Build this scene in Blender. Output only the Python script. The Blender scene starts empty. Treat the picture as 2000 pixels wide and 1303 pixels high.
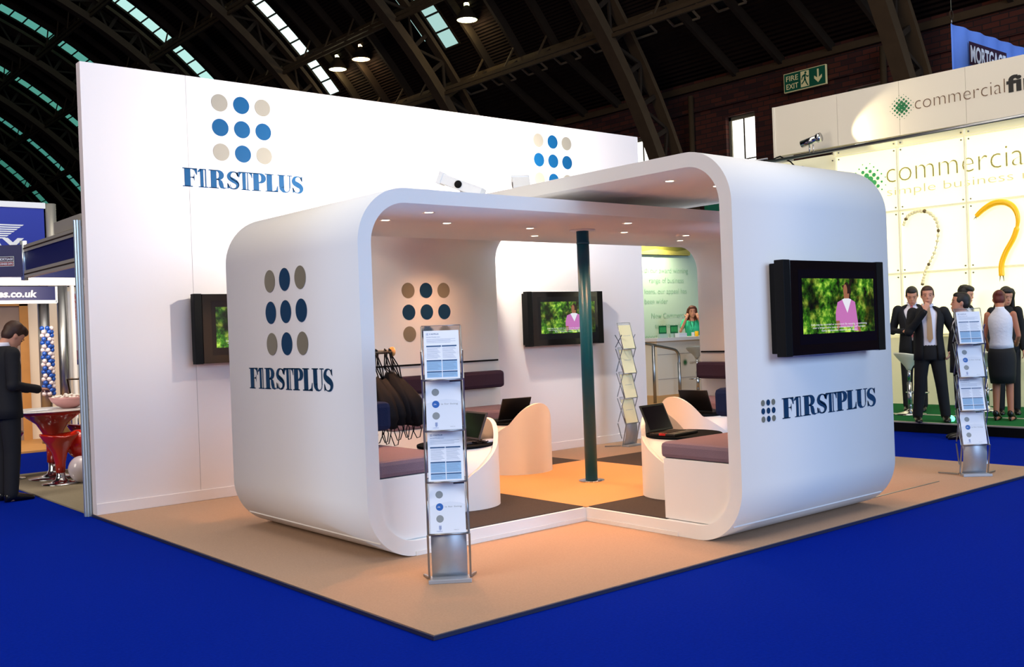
import bpy, math, random
from mathutils import Vector, Matrix, Euler
random.seed(7)
PI=math.pi
sc=bpy.context.scene; COL=sc.collection
# ------------------------------------------------------------------ materials
def lin(c):
    return tuple((x/12.92 if x<=0.04045 else ((x+0.055)/1.055)**2.4) for x in c)
MATS={}
def mat(name,rgb,rough=.6,metal=0,var=0,vscale=30,bump=0,bscale=200,emit=0,ecol=None,alpha=1,trans=0,spec=.5,coat=0):
    if name in MATS: return MATS[name]
    m=bpy.data.materials.new(name); m.use_nodes=True; nt=m.node_tree; b=nt.nodes['Principled BSDF']
    c=lin([x/255 for x in rgb]); 
    b.inputs['Base Color'].default_value=(*c,1); b.inputs['Roughness'].default_value=rough; b.inputs['Metallic'].default_value=metal
    b.inputs['Specular IOR Level'].default_value=spec
    b.inputs['Coat Weight'].default_value=coat
    if alpha<1: b.inputs['Alpha'].default_value=alpha
    if trans: b.inputs['Transmission Weight'].default_value=trans
    if emit:
        e=lin([x/255 for x in (ecol or rgb)]); b.inputs['Emission Color'].default_value=(*e,1); b.inputs['Emission Strength'].default_value=emit
    tc=nt.nodes.new('ShaderNodeTexCoord')
    if var:
        n=nt.nodes.new('ShaderNodeTexNoise'); n.inputs['Scale'].default_value=vscale; n.inputs['Detail'].default_value=4
        nt.links.new(tc.outputs['Object'],n.inputs['Vector'])
        mx=nt.nodes.new('ShaderNodeMix'); mx.data_type='RGBA'
        mx.inputs['A'].default_value=(*[max(0,x*(1-var)) for x in c],1); mx.inputs['B'].default_value=(*[min(1,x*(1+var)) for x in c],1)
        nt.links.new(n.outputs['Fac'],mx.inputs['Factor']); nt.links.new(mx.outputs['Result'],b.inputs['Base Color'])
    if bump:
        n=nt.nodes.new('ShaderNodeTexNoise'); n.inputs['Scale'].default_value=bscale
        nt.links.new(tc.outputs['Object'],n.inputs['Vector'])
        bp=nt.nodes.new('ShaderNodeBump'); bp.inputs['Strength'].default_value=bump; bp.inputs['Distance'].default_value=.01
        nt.links.new(n.outputs['Fac'],bp.inputs['Height']); nt.links.new(bp.outputs['Normal'],b.inputs['Normal'])
    MATS[name]=m; return m
M=mat
M('blue_carpet',(2,32,146),.95,var=.25,vscale=60,bump=.5,bscale=300,spec=.02)
M('beige_carpet',(176,146,124),.95,var=.14,vscale=90,bump=.4,bscale=350,spec=.1)
M('sand_carpet',(192,150,108),.95,var=.12,vscale=90,bump=.4,bscale=350,spec=.1)
M('dark_carpet',(66,62,62),.95,var=.3,vscale=90,bump=.4,bscale=350,spec=.1)
M('grey_carpet',(150,140,120),.95,var=.2,vscale=90,bump=.4,bscale=350,spec=.1)
M('green_carpet',(20,100,50),.95,var=.2,vscale=60,spec=.1)
M('navy_edge',(30,34,62),.5)
M('wall_white',(226,217,216),.75,var=.01,vscale=2)
M('seam',(190,184,182),.8)
M('booth_white',(232,230,228),.55,var=.012,vscale=3,spec=.3)
M('base_white',(230,226,222),.6)
M('logo_blue',(14,58,92),.6,spec=.2); M('logo_grey',(128,122,104),.6)
M('logo_blue2',(4,76,124),.6,spec=.2); M('logo_grey2',(146,138,126),.6)
M('teal_metal',(0,82,114),.38,spec=.4,coat=.0); M('chrome',(200,202,205),.18,1); M('steel',(165,168,172),.35,1)
M('brushed',(178,182,190),.5,.7,var=.05); M('black_gloss',(8,8,10),.12,coat=.3); M('black_matt',(7,7,8),.6,spec=.15)
M('screen_black',(5,6,12),.15,emit=.02,ecol=(30,40,90))
M('seat_fabric',(124,106,118),.95,var=.12,vscale=150,bump=.4,spec=.1)
M('back_fabric',(58,44,58),.95,var=.12,vscale=150,bump=.3,spec=.1)
M('navy_fabric',(34,42,72),.95,var=.12,vscale=150,bump=.3,spec=.1)
M('bag_black',(7,6,10),.7,spec=.15,var=.4,vscale=40)
M('disc_black',(16,20,24),.9,spec=.05); M('laptop_black',(14,14,16),.35); M('laptop_grey',(60,58,62),.4)
M('laptop_screen',(12,12,20),.12,emit=.05,ecol=(60,40,60)); M('red_plastic',(200,30,20),.5)
M('white_plastic',(235,235,235),.4); M('paper',(238,242,250),.5); M('paper_blue',(150,190,225),.5); M('paper_dkblue',(40,84,130),.5)
M('paper_text',(110,128,160),.5); M('dot_grey',(140,146,148),.5); M('dot_blue',(40,100,180),.5); M('paper_cream',(236,228,186),.5)
M('acrylic',(235,240,245),.05,trans=.95,spec=.5); M('white_curve',(226,232,242),.5)
M('lamp_glow',(255,236,200),.5,emit=14); M('lamp_hot',(255,250,225),.5,emit=10)
M('lamp_green',(240,250,180),.5,emit=9,ecol=(250,255,190)); M('lamp_amber',(255,220,160),.5,emit=7)
M('brick',(70,34,24),.9); M('iron',(76,58,38),.75,var=.2,vscale=3,spec=.2); M('iron_dark',(48,36,25),.85,var=.2,vscale=3,spec=.2)
M('deck',(38,26,20),.95,spec=.1,var=.3,vscale=2); M('vent_frame',(120,104,80),.7)
M('stone',(120,112,90),.8)
M('glass_day',(255,255,250),.3,emit=2.2,ecol=(255,255,245))
M('commercial_panel',(250,246,214),.4,emit=.92,ecol=(255,247,196)); M('commercial_rail',(232,228,200),.4,emit=.25,ecol=(255,246,190))
M('commercial_white',(232,222,202),.6); M('commercial_low',(232,228,190),.6,emit=.12,ecol=(255,245,180))
M('txt_brown',(112,82,56),.6); M('txt_black',(20,18,16),.6); M('txt_green',(10,110,62),.6); M('txt_lgreen',(80,200,110),.6)
M('txt_pale',(224,216,150),.6,emit=.2,ecol=(255,245,180)); M('txt_olive',(178,168,84),.6)
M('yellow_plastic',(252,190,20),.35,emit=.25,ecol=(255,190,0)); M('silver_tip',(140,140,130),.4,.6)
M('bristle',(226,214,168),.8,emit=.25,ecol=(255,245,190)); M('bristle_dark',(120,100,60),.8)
M('glass_green',(186,212,192),.5); M('txt_glass',(128,178,148),.5)
M('exit_green',(6,92,64),.6,emit=.05); M('exit_cream',(236,220,160),.6,emit=.12)
M('banner_blue',(96,136,226),.8,var=.06,vscale=4,emit=.06); M('banner_dark',(52,20,52),.8); M('banner_red',(130,26,40),.8); M('banner_text',(220,226,240),.8,emit=.1)
M('yellow_sign',(250,216,90),.6,emit=.7); M('sign_dark',(90,60,10),.6)
M('royal_blue',(16,36,158),.5,emit=.04); M('navy_panel',(14,22,84),.5); M('alu',(196,190,176),.4,.5); M('alu_bright',(210,222,228),.3,.7)
M('white_sign',(235,235,235),.6,emit=.15); M('wood_light',(206,150,86),.6,var=.12,vscale=6); M('wood_panel',(150,132,126),.6,var=.1,vscale=4)
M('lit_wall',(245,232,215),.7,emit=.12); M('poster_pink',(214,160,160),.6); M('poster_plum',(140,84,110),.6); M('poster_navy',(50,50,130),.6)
M('poster_lilac',(206,190,216),.6); M('red_gloss',(186,36,18),.2,coat=.5); M('balloon_red',(214,40,24),.15,coat=.5); M('balloon_white',(226,216,226),.2,coat=.4)
M('balloon_blue',(30,86,190),.25,coat=.3); M('table_top',(214,214,214),.3); M('bowl',(216,160,160),.35); M('sweet',(240,236,230),.6)
M('skin',(206,146,120),.55,spec=.3,var=.05,vscale=20); M('skin_dark',(186,120,92),.55,spec=.3); M('hair_dark',(24,17,14),.6,var=.4,vscale=40); M('hair_brown',(60,34,22),.6,var=.4,vscale=40)
M('hair_red',(96,34,22),.6,var=.4,vscale=40); M('hair_auburn',(92,46,30),.6,var=.3,vscale=40)
M('suit',(9,8,13),.85,var=.2,vscale=30); M('suit_navy',(9,9,18),.85,var=.2,vscale=30); M('shirt',(232,228,240),.7); M('shirt_pink',(222,180,190),.7)
M('tie_pink',(190,110,120),.6); M('tie_tan',(188,150,110),.6); M('shoe',(16,13,12),.3); M('blouse',(226,226,236),.8,bump=.5,bscale=25); M('skirt',(12,12,16),.8)
M('green_top',(40,186,140),.7); M('eye',(30,20,18),.3); M('lip',(160,84,76),.5); M('stool_seat',(222,224,204),.3); M('stool_grey',(168,172,164),.35)
M('green_light',(120,255,210),.4,emit=3,ecol=(90,255,180))
def brick_setup():
    m=MATS['brick']; nt=m.node_tree; b=nt.nodes['Principled BSDF']; tc=nt.nodes.new('ShaderNodeTexCoord')
    mp=nt.nodes.new('ShaderNodeMapping'); mp.inputs['Rotation'].default_value=(PI/2,0,PI/2)
    t=nt.nodes.new('ShaderNodeTexBrick'); t.inputs['Scale'].default_value=1.0; t.inputs['Brick Width'].default_value=.5; t.inputs['Row Height'].default_value=.17;t.inputs['Mortar Size'].default_value=.015
    t.inputs['Color1'].default_value=(*lin((.34,.14,.07)),1); t.inputs['Color2'].default_value=(*lin((.20,.07,.05)),1); t.inputs['Mortar'].default_value=(*lin((.13,.08,.06)),1)
    s=nt.nodes.new('ShaderNodeSeparateXYZ'); c=nt.nodes.new('ShaderNodeCombineXYZ')
    nt.links.new(tc.outputs['Object'],s.inputs[0]); nt.links.new(s.outputs['Y'],c.inputs['X']); nt.links.new(s.outputs['Z'],c.inputs['Y'])
    nt.links.new(c.outputs[0],t.inputs['Vector']); nt.links.new(t.outputs['Color'],b.inputs['Base Color'])
brick_setup()
def deck_setup():
    m=MATS['deck']; nt=m.node_tree; b=nt.nodes['Principled BSDF']; tc=nt.nodes.new('ShaderNodeTexCoord')
    w=nt.nodes.new('ShaderNodeTexWave'); w.inputs['Scale'].default_value=3.2; w.bands_direction='Z'; w.inputs['Distortion'].default_value=0
    nt.links.new(tc.outputs['Object'],w.inputs['Vector']); bp=nt.nodes.new('ShaderNodeBump'); bp.inputs['Strength'].default_value=1; bp.inputs['Distance'].default_value=.06
    nt.links.new(w.outputs['Fac'],bp.inputs['Height']); nt.links.new(bp.outputs['Normal'],b.inputs['Normal'])
deck_setup()
def garden_mat():
    m=bpy.data.materials.new('garden_footage'); m.use_nodes=True; nt=m.node_tree; b=nt.nodes['Principled BSDF']
    b.inputs['Base Color'].default_value=(0,0,0,1); b.inputs['Roughness'].default_value=.25
    tc=nt.nodes.new('ShaderNodeTexCoord')
    def noise(s,d=5):
        n=nt.nodes.new('ShaderNodeTexNoise'); n.inputs['Scale'].default_value=s; n.inputs['Detail'].default_value=d; n.inputs['Roughness'].default_value=.65; nt.links.new(tc.outputs['Object'],n.inputs['Vector']); return n
    n1=noise(16,8); n2=noise(3.6,3)
    r1=nt.nodes.new('ShaderNodeValToRGB'); nt.links.new(n1.outputs['Fac'],r1.inputs['Fac'])
    e=r1.color_ramp.elements; e[0].position=.36; e[0].color=(*lin((.02,.05,.01)),1); e[1].position=.68; e[1].color=(*lin((.80,.95,.35)),1)
    x=r1.color_ramp.elements.new(.5); x.color=(*lin((.22,.48,.08)),1)
    r2=nt.nodes.new('ShaderNodeValToRGB'); nt.links.new(n2.outputs['Fac'],r2.inputs['Fac']); r2.color_ramp.elements[0].position=.38; r2.color_ramp.elements[0].color=(.12,.08,.05,1); r2.color_ramp.elements[1].position=.58; r2.color_ramp.elements[1].color=(1,1,1,1)
    mx=nt.nodes.new('ShaderNodeMix'); mx.data_type='RGBA'; mx.blend_type='MULTIPLY'; mx.inputs['Factor'].default_value=1
    nt.links.new(r1.outputs['Color'],mx.inputs['A']); nt.links.new(r2.outputs['Color'],mx.inputs['B'])
    nt.links.new(mx.outputs['Result'],b.inputs['Emission Color']); b.inputs['Emission Strength'].default_value=1.15
    MATS['garden']=m
garden_mat()
for n,c,s in (('tv_pink',(205,120,190),.9),('tv_white',(235,235,245),.95),('tv_skin',(170,110,80),.8),('tv_hair',(50,30,22),.6),('tv_lawn',(150,190,90),.9),('tv_bush',(30,16,8),.6)):
    M(n,(0,0,0),.3,emit=s,ecol=c)
# ------------------------------------------------------------------ mesh builder
class MB:
    def __init__(s): s.v=[];s.f=[];s.m=[];s.sm=[];s.ms=[]
    def mi(s,m):
        if m not in s.ms: s.ms.append(m)
        return s.ms.index(m)
    def add(s,vs,fs,m,smooth=False):
        o=len(s.v); s.v+= [tuple(v) for v in vs]; k=s.mi(m)
        for f in fs: s.f.append([o+i for i in f]); s.m.append(k); s.sm.append(smooth)
        return s
    def box(s,x0,x1,y0,y1,z0,z1,m):
        return s.add([(x0,y0,z0),(x1,y0,z0),(x1,y1,z0),(x0,y1,z0),(x0,y0,z1),(x1,y0,z1),(x1,y1,z1),(x0,y1,z1)],
          [(0,3,2,1),(4,5,6,7),(0,1,5,4),(1,2,6,5),(2,3,7,6),(3,0,4,7)],m)
    def obox(s,c,ax,ay,az,m):
        c=Vector(c);ax=Vector(ax);ay=Vector(ay);az=Vector(az)
        vs=[c+ax*i+ay*j+az*k for k in(-1,1) for i,j in((-1,-1),(1,-1),(1,1),(-1,1))]
        return s.add(vs,[(0,3,2,1),(4,5,6,7),(0,1,5,4),(1,2,6,5),(2,3,7,6),(3,0,4,7)],m)
    def beam(s,a,b,w,h,m,up=(0,0,1)):
        a=Vector(a);b=Vector(b);d=b-a
        if d.length<1e-6: return s
        dn=d.normalized(); x=dn.cross(Vector(up))
        if x.length<1e-3: x=dn.cross(Vector((0,1,0)))
        x.normalize(); y=x.cross(dn)
        return s.obox((a+b)/2,dn*d.length/2,x*w/2,y*h/2,m)
    def tube(s,pts,r,m,seg=12,caps=True,closed=False,flat=1):
        pts=[Vector(p) for p in pts]; n=len(pts); rs=r if isinstance(r,(list,tuple)) else [r]*n
        vs=[];prev=None
        for i,p in enumerate(pts):
            if closed: t=pts[(i+1)%n]-pts[i-1]
            else: t=pts[min(i+1,n-1)]-pts[max(i-1,0)]
            if t.length<1e-9: t=Vector((0,0,1))
            t.normalize()
            if prev is None:
                a=Vector((0,0,1)) if abs(t.z)<.9 else Vector((1,0,0))
                x=t.cross(a).normalized()
            else:
                x=(prev-t*prev.dot(t)); x=x.normalized() if x.length>1e-6 else t.orthogonal().normalized()
            prev=x; y=t.cross(x)
            for k in range(seg):
                an=2*PI*k/seg; vs.append(p+(x*math.cos(an)+y*math.sin(an)*flat)*rs[i])
        fs=[]
        L=n if closed else n-1
        for i in range(L):
            for k in range(seg):
                a=i*seg+k;b=i*seg+(k+1)%seg;c=((i+1)%n)*seg+(k+1)%seg;d=((i+1)%n)*seg+k
                fs.append((a,b,c,d))
        if caps and not closed: fs.append(tuple(range(seg))[::-1]); fs.append(tuple((n-1)*seg+k for k in range(seg)))
        return s.add(vs,fs,m,True)
    def limb(s,pts,rs,m,seg=12):
        s.tube(pts,rs,m,seg)
        for p,r in zip(pts,rs): s.ball(p,(r,r,r),m,8,10)
        return s
    def ball(s,c,r,m,nu=10,nv=14,rot=None,f=None):
        c=Vector(c)
        if not isinstance(r,(list,tuple)): r=(r,r,r)
        vs=[];
        for i in range(nu+1):
            th=PI*i/nu
            for k in range(nv):
                ph=2*PI*k/nv; v=Vector((r[0]*math.sin(th)*math.cos(ph),r[1]*math.sin(th)*math.sin(ph),r[2]*math.cos(th)))
                if f: v=f(v)
                if rot: v=rot@v
                vs.append(c+v)
        fs=[(i*nv+k,(i+1)*nv+k,(i+1)*nv+(k+1)%nv,i*nv+(k+1)%nv) for i in range(nu) for k in range(nv)]
        return s.add(vs,fs,m,True)
    def lathe(s,prof,c,m,seg=32,smooth=True,cap=True):
        vs=[(c[0]+r*math.cos(2*PI*k/seg),c[1]+r*math.sin(2*PI*k/seg),c[2]+z) for r,z in prof for k in range(seg)]
        n=len(prof); fs=[(i*seg+k,i*seg+(k+1)%seg,(i+1)*seg+(k+1)%seg,(i+1)*seg+k) for i in range(n-1) for k in range(seg)]
        s.add(vs,fs,m,smooth)
        if cap:
            o=len(s.v)-n*seg; k=s.mi(m)
            s.f.append([o+i for i in range(seg)][::-1]);s.m.append(k);s.sm.append(False)
            s.f.append([o+(n-1)*seg+i for i in range(seg)]);s.m.append(k);s.sm.append(False)
        return s
    def rings(s,rings,m,cap=True,smooth=True,closed=True):
        n=len(rings[0]); vs=[p for r in rings for p in r]
        kk=n if closed else n-1
        fs=[(i*n+k,i*n+(k+1)%n,(i+1)*n+(k+1)%n,(i+1)*n+k) for i in range(len(rings)-1) for k in range(kk)]
        if cap: fs.append(tuple(range(n))[::-1]); fs.append(tuple((len(rings)-1)*n+k for k in range(n)))
        return s.add(vs,fs,m,smooth)
    def poly(s,pts,pl,m,off=0.0):
        O,ex,ey,n=pl
        return s.add([O+ex*p[0]+ey*p[1]+n*off for p in pts],[tuple(range(len(pts)))],m)
    def prism(s,pts,pl,m,d):
        O,ex,ey,n=pl; k=len(pts)
        vs=[O+ex*p[0]+ey*p[1] for p in pts]+[O+ex*p[0]+ey*p[1]+n*d for p in pts]
        fs=[tuple(range(k))[::-1],tuple(range(k,2*k))]+[(i,(i+1)%k,k+(i+1)%k,k+i) for i in range(k)]
        return s.add(vs,fs,m)
    def disc(s,x,y,r,pl,m,off=0.002,seg=32,ry=None):
        ry=ry or r
        return s.poly([(x+r*math.cos(2*PI*k/seg),y+ry*math.sin(2*PI*k/seg)) for k in range(seg)],pl,m,off)
    def rect(s,x0,x1,y0,y1,pl,m,off=0.002): return s.poly([(x0,y0),(x1,y0),(x1,y1),(x0,y1)],pl,m,off)
    def tf(s,mt):
        s.v=[tuple(mt@Vector(v)) for v in s.v]; return s
    def build(s,name,parent=None,label=None,bevel=0,solid=0,remesh=0,world=True):
        me=bpy.data.meshes.new(name)
        off=Vector((0,0,0))
        if parent is not None and world:
            p=parent
            while p: off+=p.location; p=p.parent
        me.from_pydata([tuple(Vector(v)-off) for v in s.v],[],s.f)
        for m in s.ms: me.materials.append(MATS[m])
        for p,k,q in zip(me.polygons,s.m,s.sm): p.material_index=k; p.use_smooth=q
        me.update()
        o=bpy.data.objects.new(name,me); COL.objects.link(o)
        if parent is not None: o.parent=parent
        if label: o['label']=label
        if remesh:
            r=o.modifiers.new('r','REMESH'); r.mode='VOXEL'; r.voxel_size=remesh; r.use_smooth_shade=True
            q=o.modifiers.new('s','SMOOTH'); q.iterations=4; q.factor=.5
        if solid:
            r=o.modifiers.new('s','SOLIDIFY'); r.thickness=solid; r.offset=0
        if bevel:
            r=o.modifiers.new('b','BEVEL'); r.width=bevel; r.segments=2; r.limit_method='ANGLE'
        return o
def tag(o,label,cat,group=None):
    o['label']=label;o['category']=cat
    if group:o['group']=group
    return o
def thing(name,label,cat,loc=(0,0,0),rz=0,group=None):
    o=bpy.data.objects.new(name,None);COL.objects.link(o);o.location=loc;o.rotation_euler=(0,0,rz);o.empty_display_size=.1
    return tag(o,label,cat,group)
def struct(o): o['kind']='structure'; return o
def kids(o): return [c for c in bpy.data.objects if c.parent==o]
def dup(o,loc,rz=None,label=None,parent=None):
    c=o.copy();COL.objects.link(c);c.parent=parent
    if parent is None:
        c.location=loc
        if rz is not None:c.rotation_euler=(0,0,rz)
        if label:c['label']=label
    for k in kids(o): dup(k,None,None,None,c)
    return c
def pl(O,ex,ey):
    ex=Vector(ex);ey=Vector(ey); return (Vector(O),ex,ey,ex.cross(ey).normalized())
_tc={}
def text2d(s,bold=0,shear=0):
    k=(s,bold,shear)
    if k in _tc:return _tc[k]
    cu=bpy.data.curves.new('t','FONT');cu.body=s;cu.offset=bold;cu.shear=shear;cu.resolution_u=3
    o=bpy.data.objects.new('t',cu);COL.objects.link(o)
    dg=bpy.context.evaluated_depsgraph_get(); me=bpy.data.meshes.new_from_object(o.evaluated_get(dg))
    vs=[(v.co.x,v.co.y) for v in me.vertices];fs=[tuple(p.vertices) for p in me.polygons]
    bpy.data.objects.remove(o);bpy.data.curves.remove(cu);bpy.data.meshes.remove(me)
    x0=min(v[0] for v in vs);x1=max(v[0] for v in vs)
    vs=[(v[0]-x0,v[1]) for v in vs]
    _tc[k]=(vs,fs,x1-x0);return _tc[k]
def put_text(mb,s,x,y,h,P,m,w=None,bold=0,off=.003,align='l',shear=0):
    """h = cap height (font cap height ~0.7)"""
    vs,fs,W=text2d(s,bold,shear); sy=h/.69; sx=sy if w is None else w/W
    if align=='c': x-=W*sx/2
    if align=='r': x-=W*sx
    O,ex,ey,n=P
    mb.add([O+ex*(x+v[0]*sx)+ey*(y+v[1]*sy)+n*off for v in vs],fs,m)
# ------------------------------------------------------------------ FIRSTPLUS lettering (fat-face serif), unit height
def stroke(pts):
    L=[];R=[]
    n=len(pts)
    for i,(x,y,w) in enumerate(pts):
        a=pts[max(i-1,0)];b=pts[min(i+1,n-1)];dx=b[0]-a[0];dy=b[1]-a[1];l=math.hypot(dx,dy) or 1
        nx,ny=-dy/l,dx/l;L.append((x+nx*w/2,y+ny*w/2));R.append((x-nx*w/2,y-ny*w/2))
    return [[L[i],L[i+1],R[i+1],R[i]] for i in range(n-1)]
def R_(x0,x1,y0,y1): return [[(x0,y0),(x1,y0),(x1,y1),(x0,y1)]]
def bowl(x,y0,y1,w,t0,t1):
    out=[];n=12;cy=(y0+y1)/2;h=(y1-y0)/2;pts=[]
    for i in range(n+1):
        a=PI/2-PI*i/n; k=math.cos(a); pts.append((x+(w-t1/2)*k,cy+(h-t0/2)*math.sin(a),t0+(t1-t0)*k**1.5))
    return stroke(pts)
def s_curve(x,w,thick,hair=.055,inset=0):
    c=[(.90,.74),(.80,.90),(.55,.965),(.28,.90),(.16,.74),(.24,.60),(.5,.50),(.76,.40),(.88,.26),(.76,.09),(.48,.03),(.22,.09),(.08,.28)]
    t=[.055,.055,hair,.13,.21,.27,.30,.27,.21,.13,hair,.055,.055]
    sc_=[hair if q<.06 else max(hair,q*(thick/.30)) for q in t]
    P=[(x+w*a,b,q) for (a,b),q in zip(c,sc_)]
    # refine
    Q=[]
    for i in range(len(P)-1):
        p0=P[max(i-1,0)];p1=P[i];p2=P[i+1];p3=P[min(i+2,len(P)-1)]
        for k in range(4):
            u=k/4
            Q.append(tuple(.5*((2*p1[j])+(-p0[j]+p2[j])*u+(2*p0[j]-5*p1[j]+4*p2[j]-p3[j])*u*u+(-p0[j]+3*p1[j]-3*p2[j]+p3[j])*u**3) for j in range(3)))
    Q.append(P[-1]);return stroke([(a,b,max(c,.03)) for a,b,c in Q])
def firstplus():
    g=[]
    # F
    x=0; g+=R_(x,x+.50,0,.05)+R_(x,x+.74,.95,1)+R_(x+.10,x+.40,.02,.98)+R_(x+.38,x+.58,.49,.53)
    g+=[[(x+.74,1),(x+.48,.96),(x+.62,.88),(x+.70,.66),(x+.74,.66)],[(x+.60,.72),(x+.56,.56),(x+.44,.51),(x+.56,.46),(x+.60,.30)]]
    # 1 : solid stem and open hairline
    x=.80; g+=R_(x,x+.50,0,.045)+R_(x+.10,x+.26,.02,.98)+R_(x+.35,x+.405,.02,.98)+R_(x+.10,x+.40,.95,1)+[[(x-.03,.80),(x+.12,.86),(x+.12,1),(x+.08,1),(x-.03,.86)]]
    # R
    x=1.34; g+=R_(x,x+.50,0,.05)+R_(x,x+.42,.95,1)+R_(x+.10,x+.40,.02,.98)+bowl(x+.38,.47,1,.42,.05,.27)
    g+=stroke([(x+.40,.495,.04),(x+.52,.47,.08),(x+.60,.38,.2),(x+.64,.22,.24),(x+.68,.09,.2),(x+.78,.03,.08),(x+.92,.06,.03)])
    # S double
    x=2.28; g+=s_curve(x,.66,.25)+s_curve(x+.10,.60,.05,.03)+[[(x+.62,.98),(x+.62,.70),(x+.56,.74),(x+.50,.92)],[(x+.02,.02),(x+.02,.34),(x+.08,.30),(x+.14,.08)]]
    # T
    x=2.92; g+=R_(x,x+.74,.95,1)+R_(x+.20,x+.38,.02,.98)+R_(x+.46,x+.51,.02,.98)+R_(x+.12,x+.60,0,.045)
    g+=[[(x,1),(x,.68),(x+.03,.68),(x+.08,.86),(x+.2,.96)],[(x+.74,1),(x+.74,.68),(x+.71,.68),(x+.66,.86),(x+.54,.96)]]
    # P
    x=3.62; g+=R_(x,x+.50,0,.05)+R_(x,x+.42,.95,1)+R_(x+.10,x+.40,.02,.98)+bowl(x+.38,.44,1,.42,.05,.27)
    # L
    x=4.36; g+=R_(x,x+.50,.95,1)+R_(x+.10,x+.40,.02,.98)+R_(x,x+.72,0,.05)+[[(x+.72,0),(x+.72,.36),(x+.69,.36),(x+.62,.12),(x+.44,.04)]]
    # U
    x=5.06; g+=R_(x,x+.46,.95,1)+R_(x+.10,x+.38,.28,.98)+R_(x+.56,x+.86,.95,1)+R_(x+.68,x+.74,.28,.98)
    g+=stroke([(x+.24,.30,.28),(x+.27,.18,.25),(x+.34,.08,.17),(x+.46,.03,.07),(x+.60,.06,.04),(x+.68,.15,.04),(x+.71,.30,.04)])
    # S
    x=5.90; g+=s_curve(x,.62,.30)+[[(x+.60,.98),(x+.60,.66),(x+.55,.72),(x+.48,.92)],[(x+.02,.02),(x+.02,.36),(x+.07,.30),(x+.14,.08)]]
    return g,6.52
FP,FPW=firstplus()
def put_first(mb,x,y,w,h,P,m,off=.003):
    sx=w/FPW
    for q in FP: mb.poly([(x+a*sx,y+b*h) for a,b in q],P,m,off)
def emblem(mb,x,y,dx,dy,r,P,mb_='logo_blue',mg='logo_grey',off=.003,seg=32):
    for i in range(3):
        for j in range(3):
            mb.disc(x+(i-1)*dx,y+(j-1)*dy,r,P,mb_ if (i==1 or j==1) else mg,off,seg)
def halftone(mb,x,y,s,P,m,off=.003,fade=None):
    for i in range(-5,6):
        for j in range(-5,6):
            if (i+j)%2: continue
            d=math.hypot(i,j)
            if d>5.2: continue
            r=s*.105*max(.16,1-(d/5.6)**1.1)*1.25
            mb.disc(x+i*s/10,y+j*s/10,r*.78,P,m,off,12)
# ------------------------------------------------------------------ camera
f_px=1979.12; yaw,pitch,roll=0.8749,-0.0026,-0.0375
CAM=Vector((-2.8448,-4.0865,1.5))
F=Vector((math.cos(yaw)*math.cos(pitch),math.sin(yaw)*math.cos(pitch),math.sin(pitch)))
Rr=F.cross(Vector((0,0,1))).normalized();Uu=Rr.cross(F)
R2=math.cos(roll)*Rr+math.sin(roll)*Uu;U2=-math.sin(roll)*Rr+math.cos(roll)*Uu
cd=bpy.data.cameras.new('camera');cam=bpy.data.objects.new('camera',cd);COL.objects.link(cam)
mt=Matrix((R2,U2,-F)).transposed().to_4x4();mt.translation=CAM;cam.matrix_world=mt
cd.sensor_fit='HORIZONTAL';cd.sensor_width=36;cd.lens=36*f_px/2000;cd.clip_end=400;cd.clip_start=.05
sc.camera=cam
exec_parts=[]
# ------------------------------------------------------------------ stand dimensions
LX,LY,HW,XW1=7.065,5.063,3.994,7.08
XA0,XA1,YA0,YA1,ZA1=.590,6.458,1.540,3.541,2.481
XB0,XB1,YB0,YB1,ZB1=2.527,4.436,.059,4.978,2.671
T=.10; PT=.025; FZ=.13; RO,RI=.38,.28
X,Y,Z=Vector((1,0,0)),Vector((0,1,0)),Vector((0,0,1))
# hall floor
g=MB(); g.box(-60,40,-45,110,-.1,0,'blue_carpet'); struct(g.build('floor'))
# platform
t=thing('carpeted_platform','low beige carpeted platform with dark edging under the white exhibition booth','platform',(0,0,0))
g=MB(); g.box(0,LX,0,LY+.1,.002,PT,'beige_carpet'); g.build('carpet',t)
g=MB(); g.box(-.012,LX+.012,-.012,0,0.002,PT-.003,'navy_edge'); g.box(-.012,0,0,LY+.1,.002,PT-.003,'navy_edge'); g.box(LX,LX+.012,0,LY,.002,PT-.003,'navy_edge'); g.build('edging',t,'dark navy edging strip')
g=MB(); g.box(4.55,5.76,.40,.412,PT,PT+.005,'steel'); tag(g.build('floor_strip'),'short metal strip on the beige platform beside the television side of the booth','strip')
# back wall
t=thing('exhibition_wall','tall white exhibition wall with two dotted emblems behind the booth','wall',(0,LY,0))
g=MB(); g.box(0,.945,LY,LY+.1,PT,HW,'wall_white'); g.box(.949,XW1,LY,LY+.1,PT,HW,'wall_white'); g.box(.944,.950,LY+.004,LY+.09,PT,HW,'seam'); g.build('panel',t)
g=MB(); g.box(0,XW1,LY-.012,LY,PT,PT+.1,'wall_white'); g.build('skirting',t,bevel=.004)
P=pl((0,LY,0),X,Z)  # viewed from -y : normal = X x Z = -Y
g=MB(); emblem(g,1.495,3.541,.2215,.235,.083,P,'logo_blue2','logo_grey2'); g.build('emblem',t,'nine dot emblem at the left end')
g=MB(); put_first(g,.885,2.957,1.24,.175,P,'logo_blue2'); g.build('lettering',t,'blue serif word FIRSTPLUS')
g=MB(); emblem(g,5.556,3.556,.2315,.235,.083,P,'logo_blue2','logo_grey2'); put_first(g,4.95,2.957,1.24,.175,P,'logo_blue2'); g.build('emblem',t,'nine dot emblem at the right end')
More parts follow.
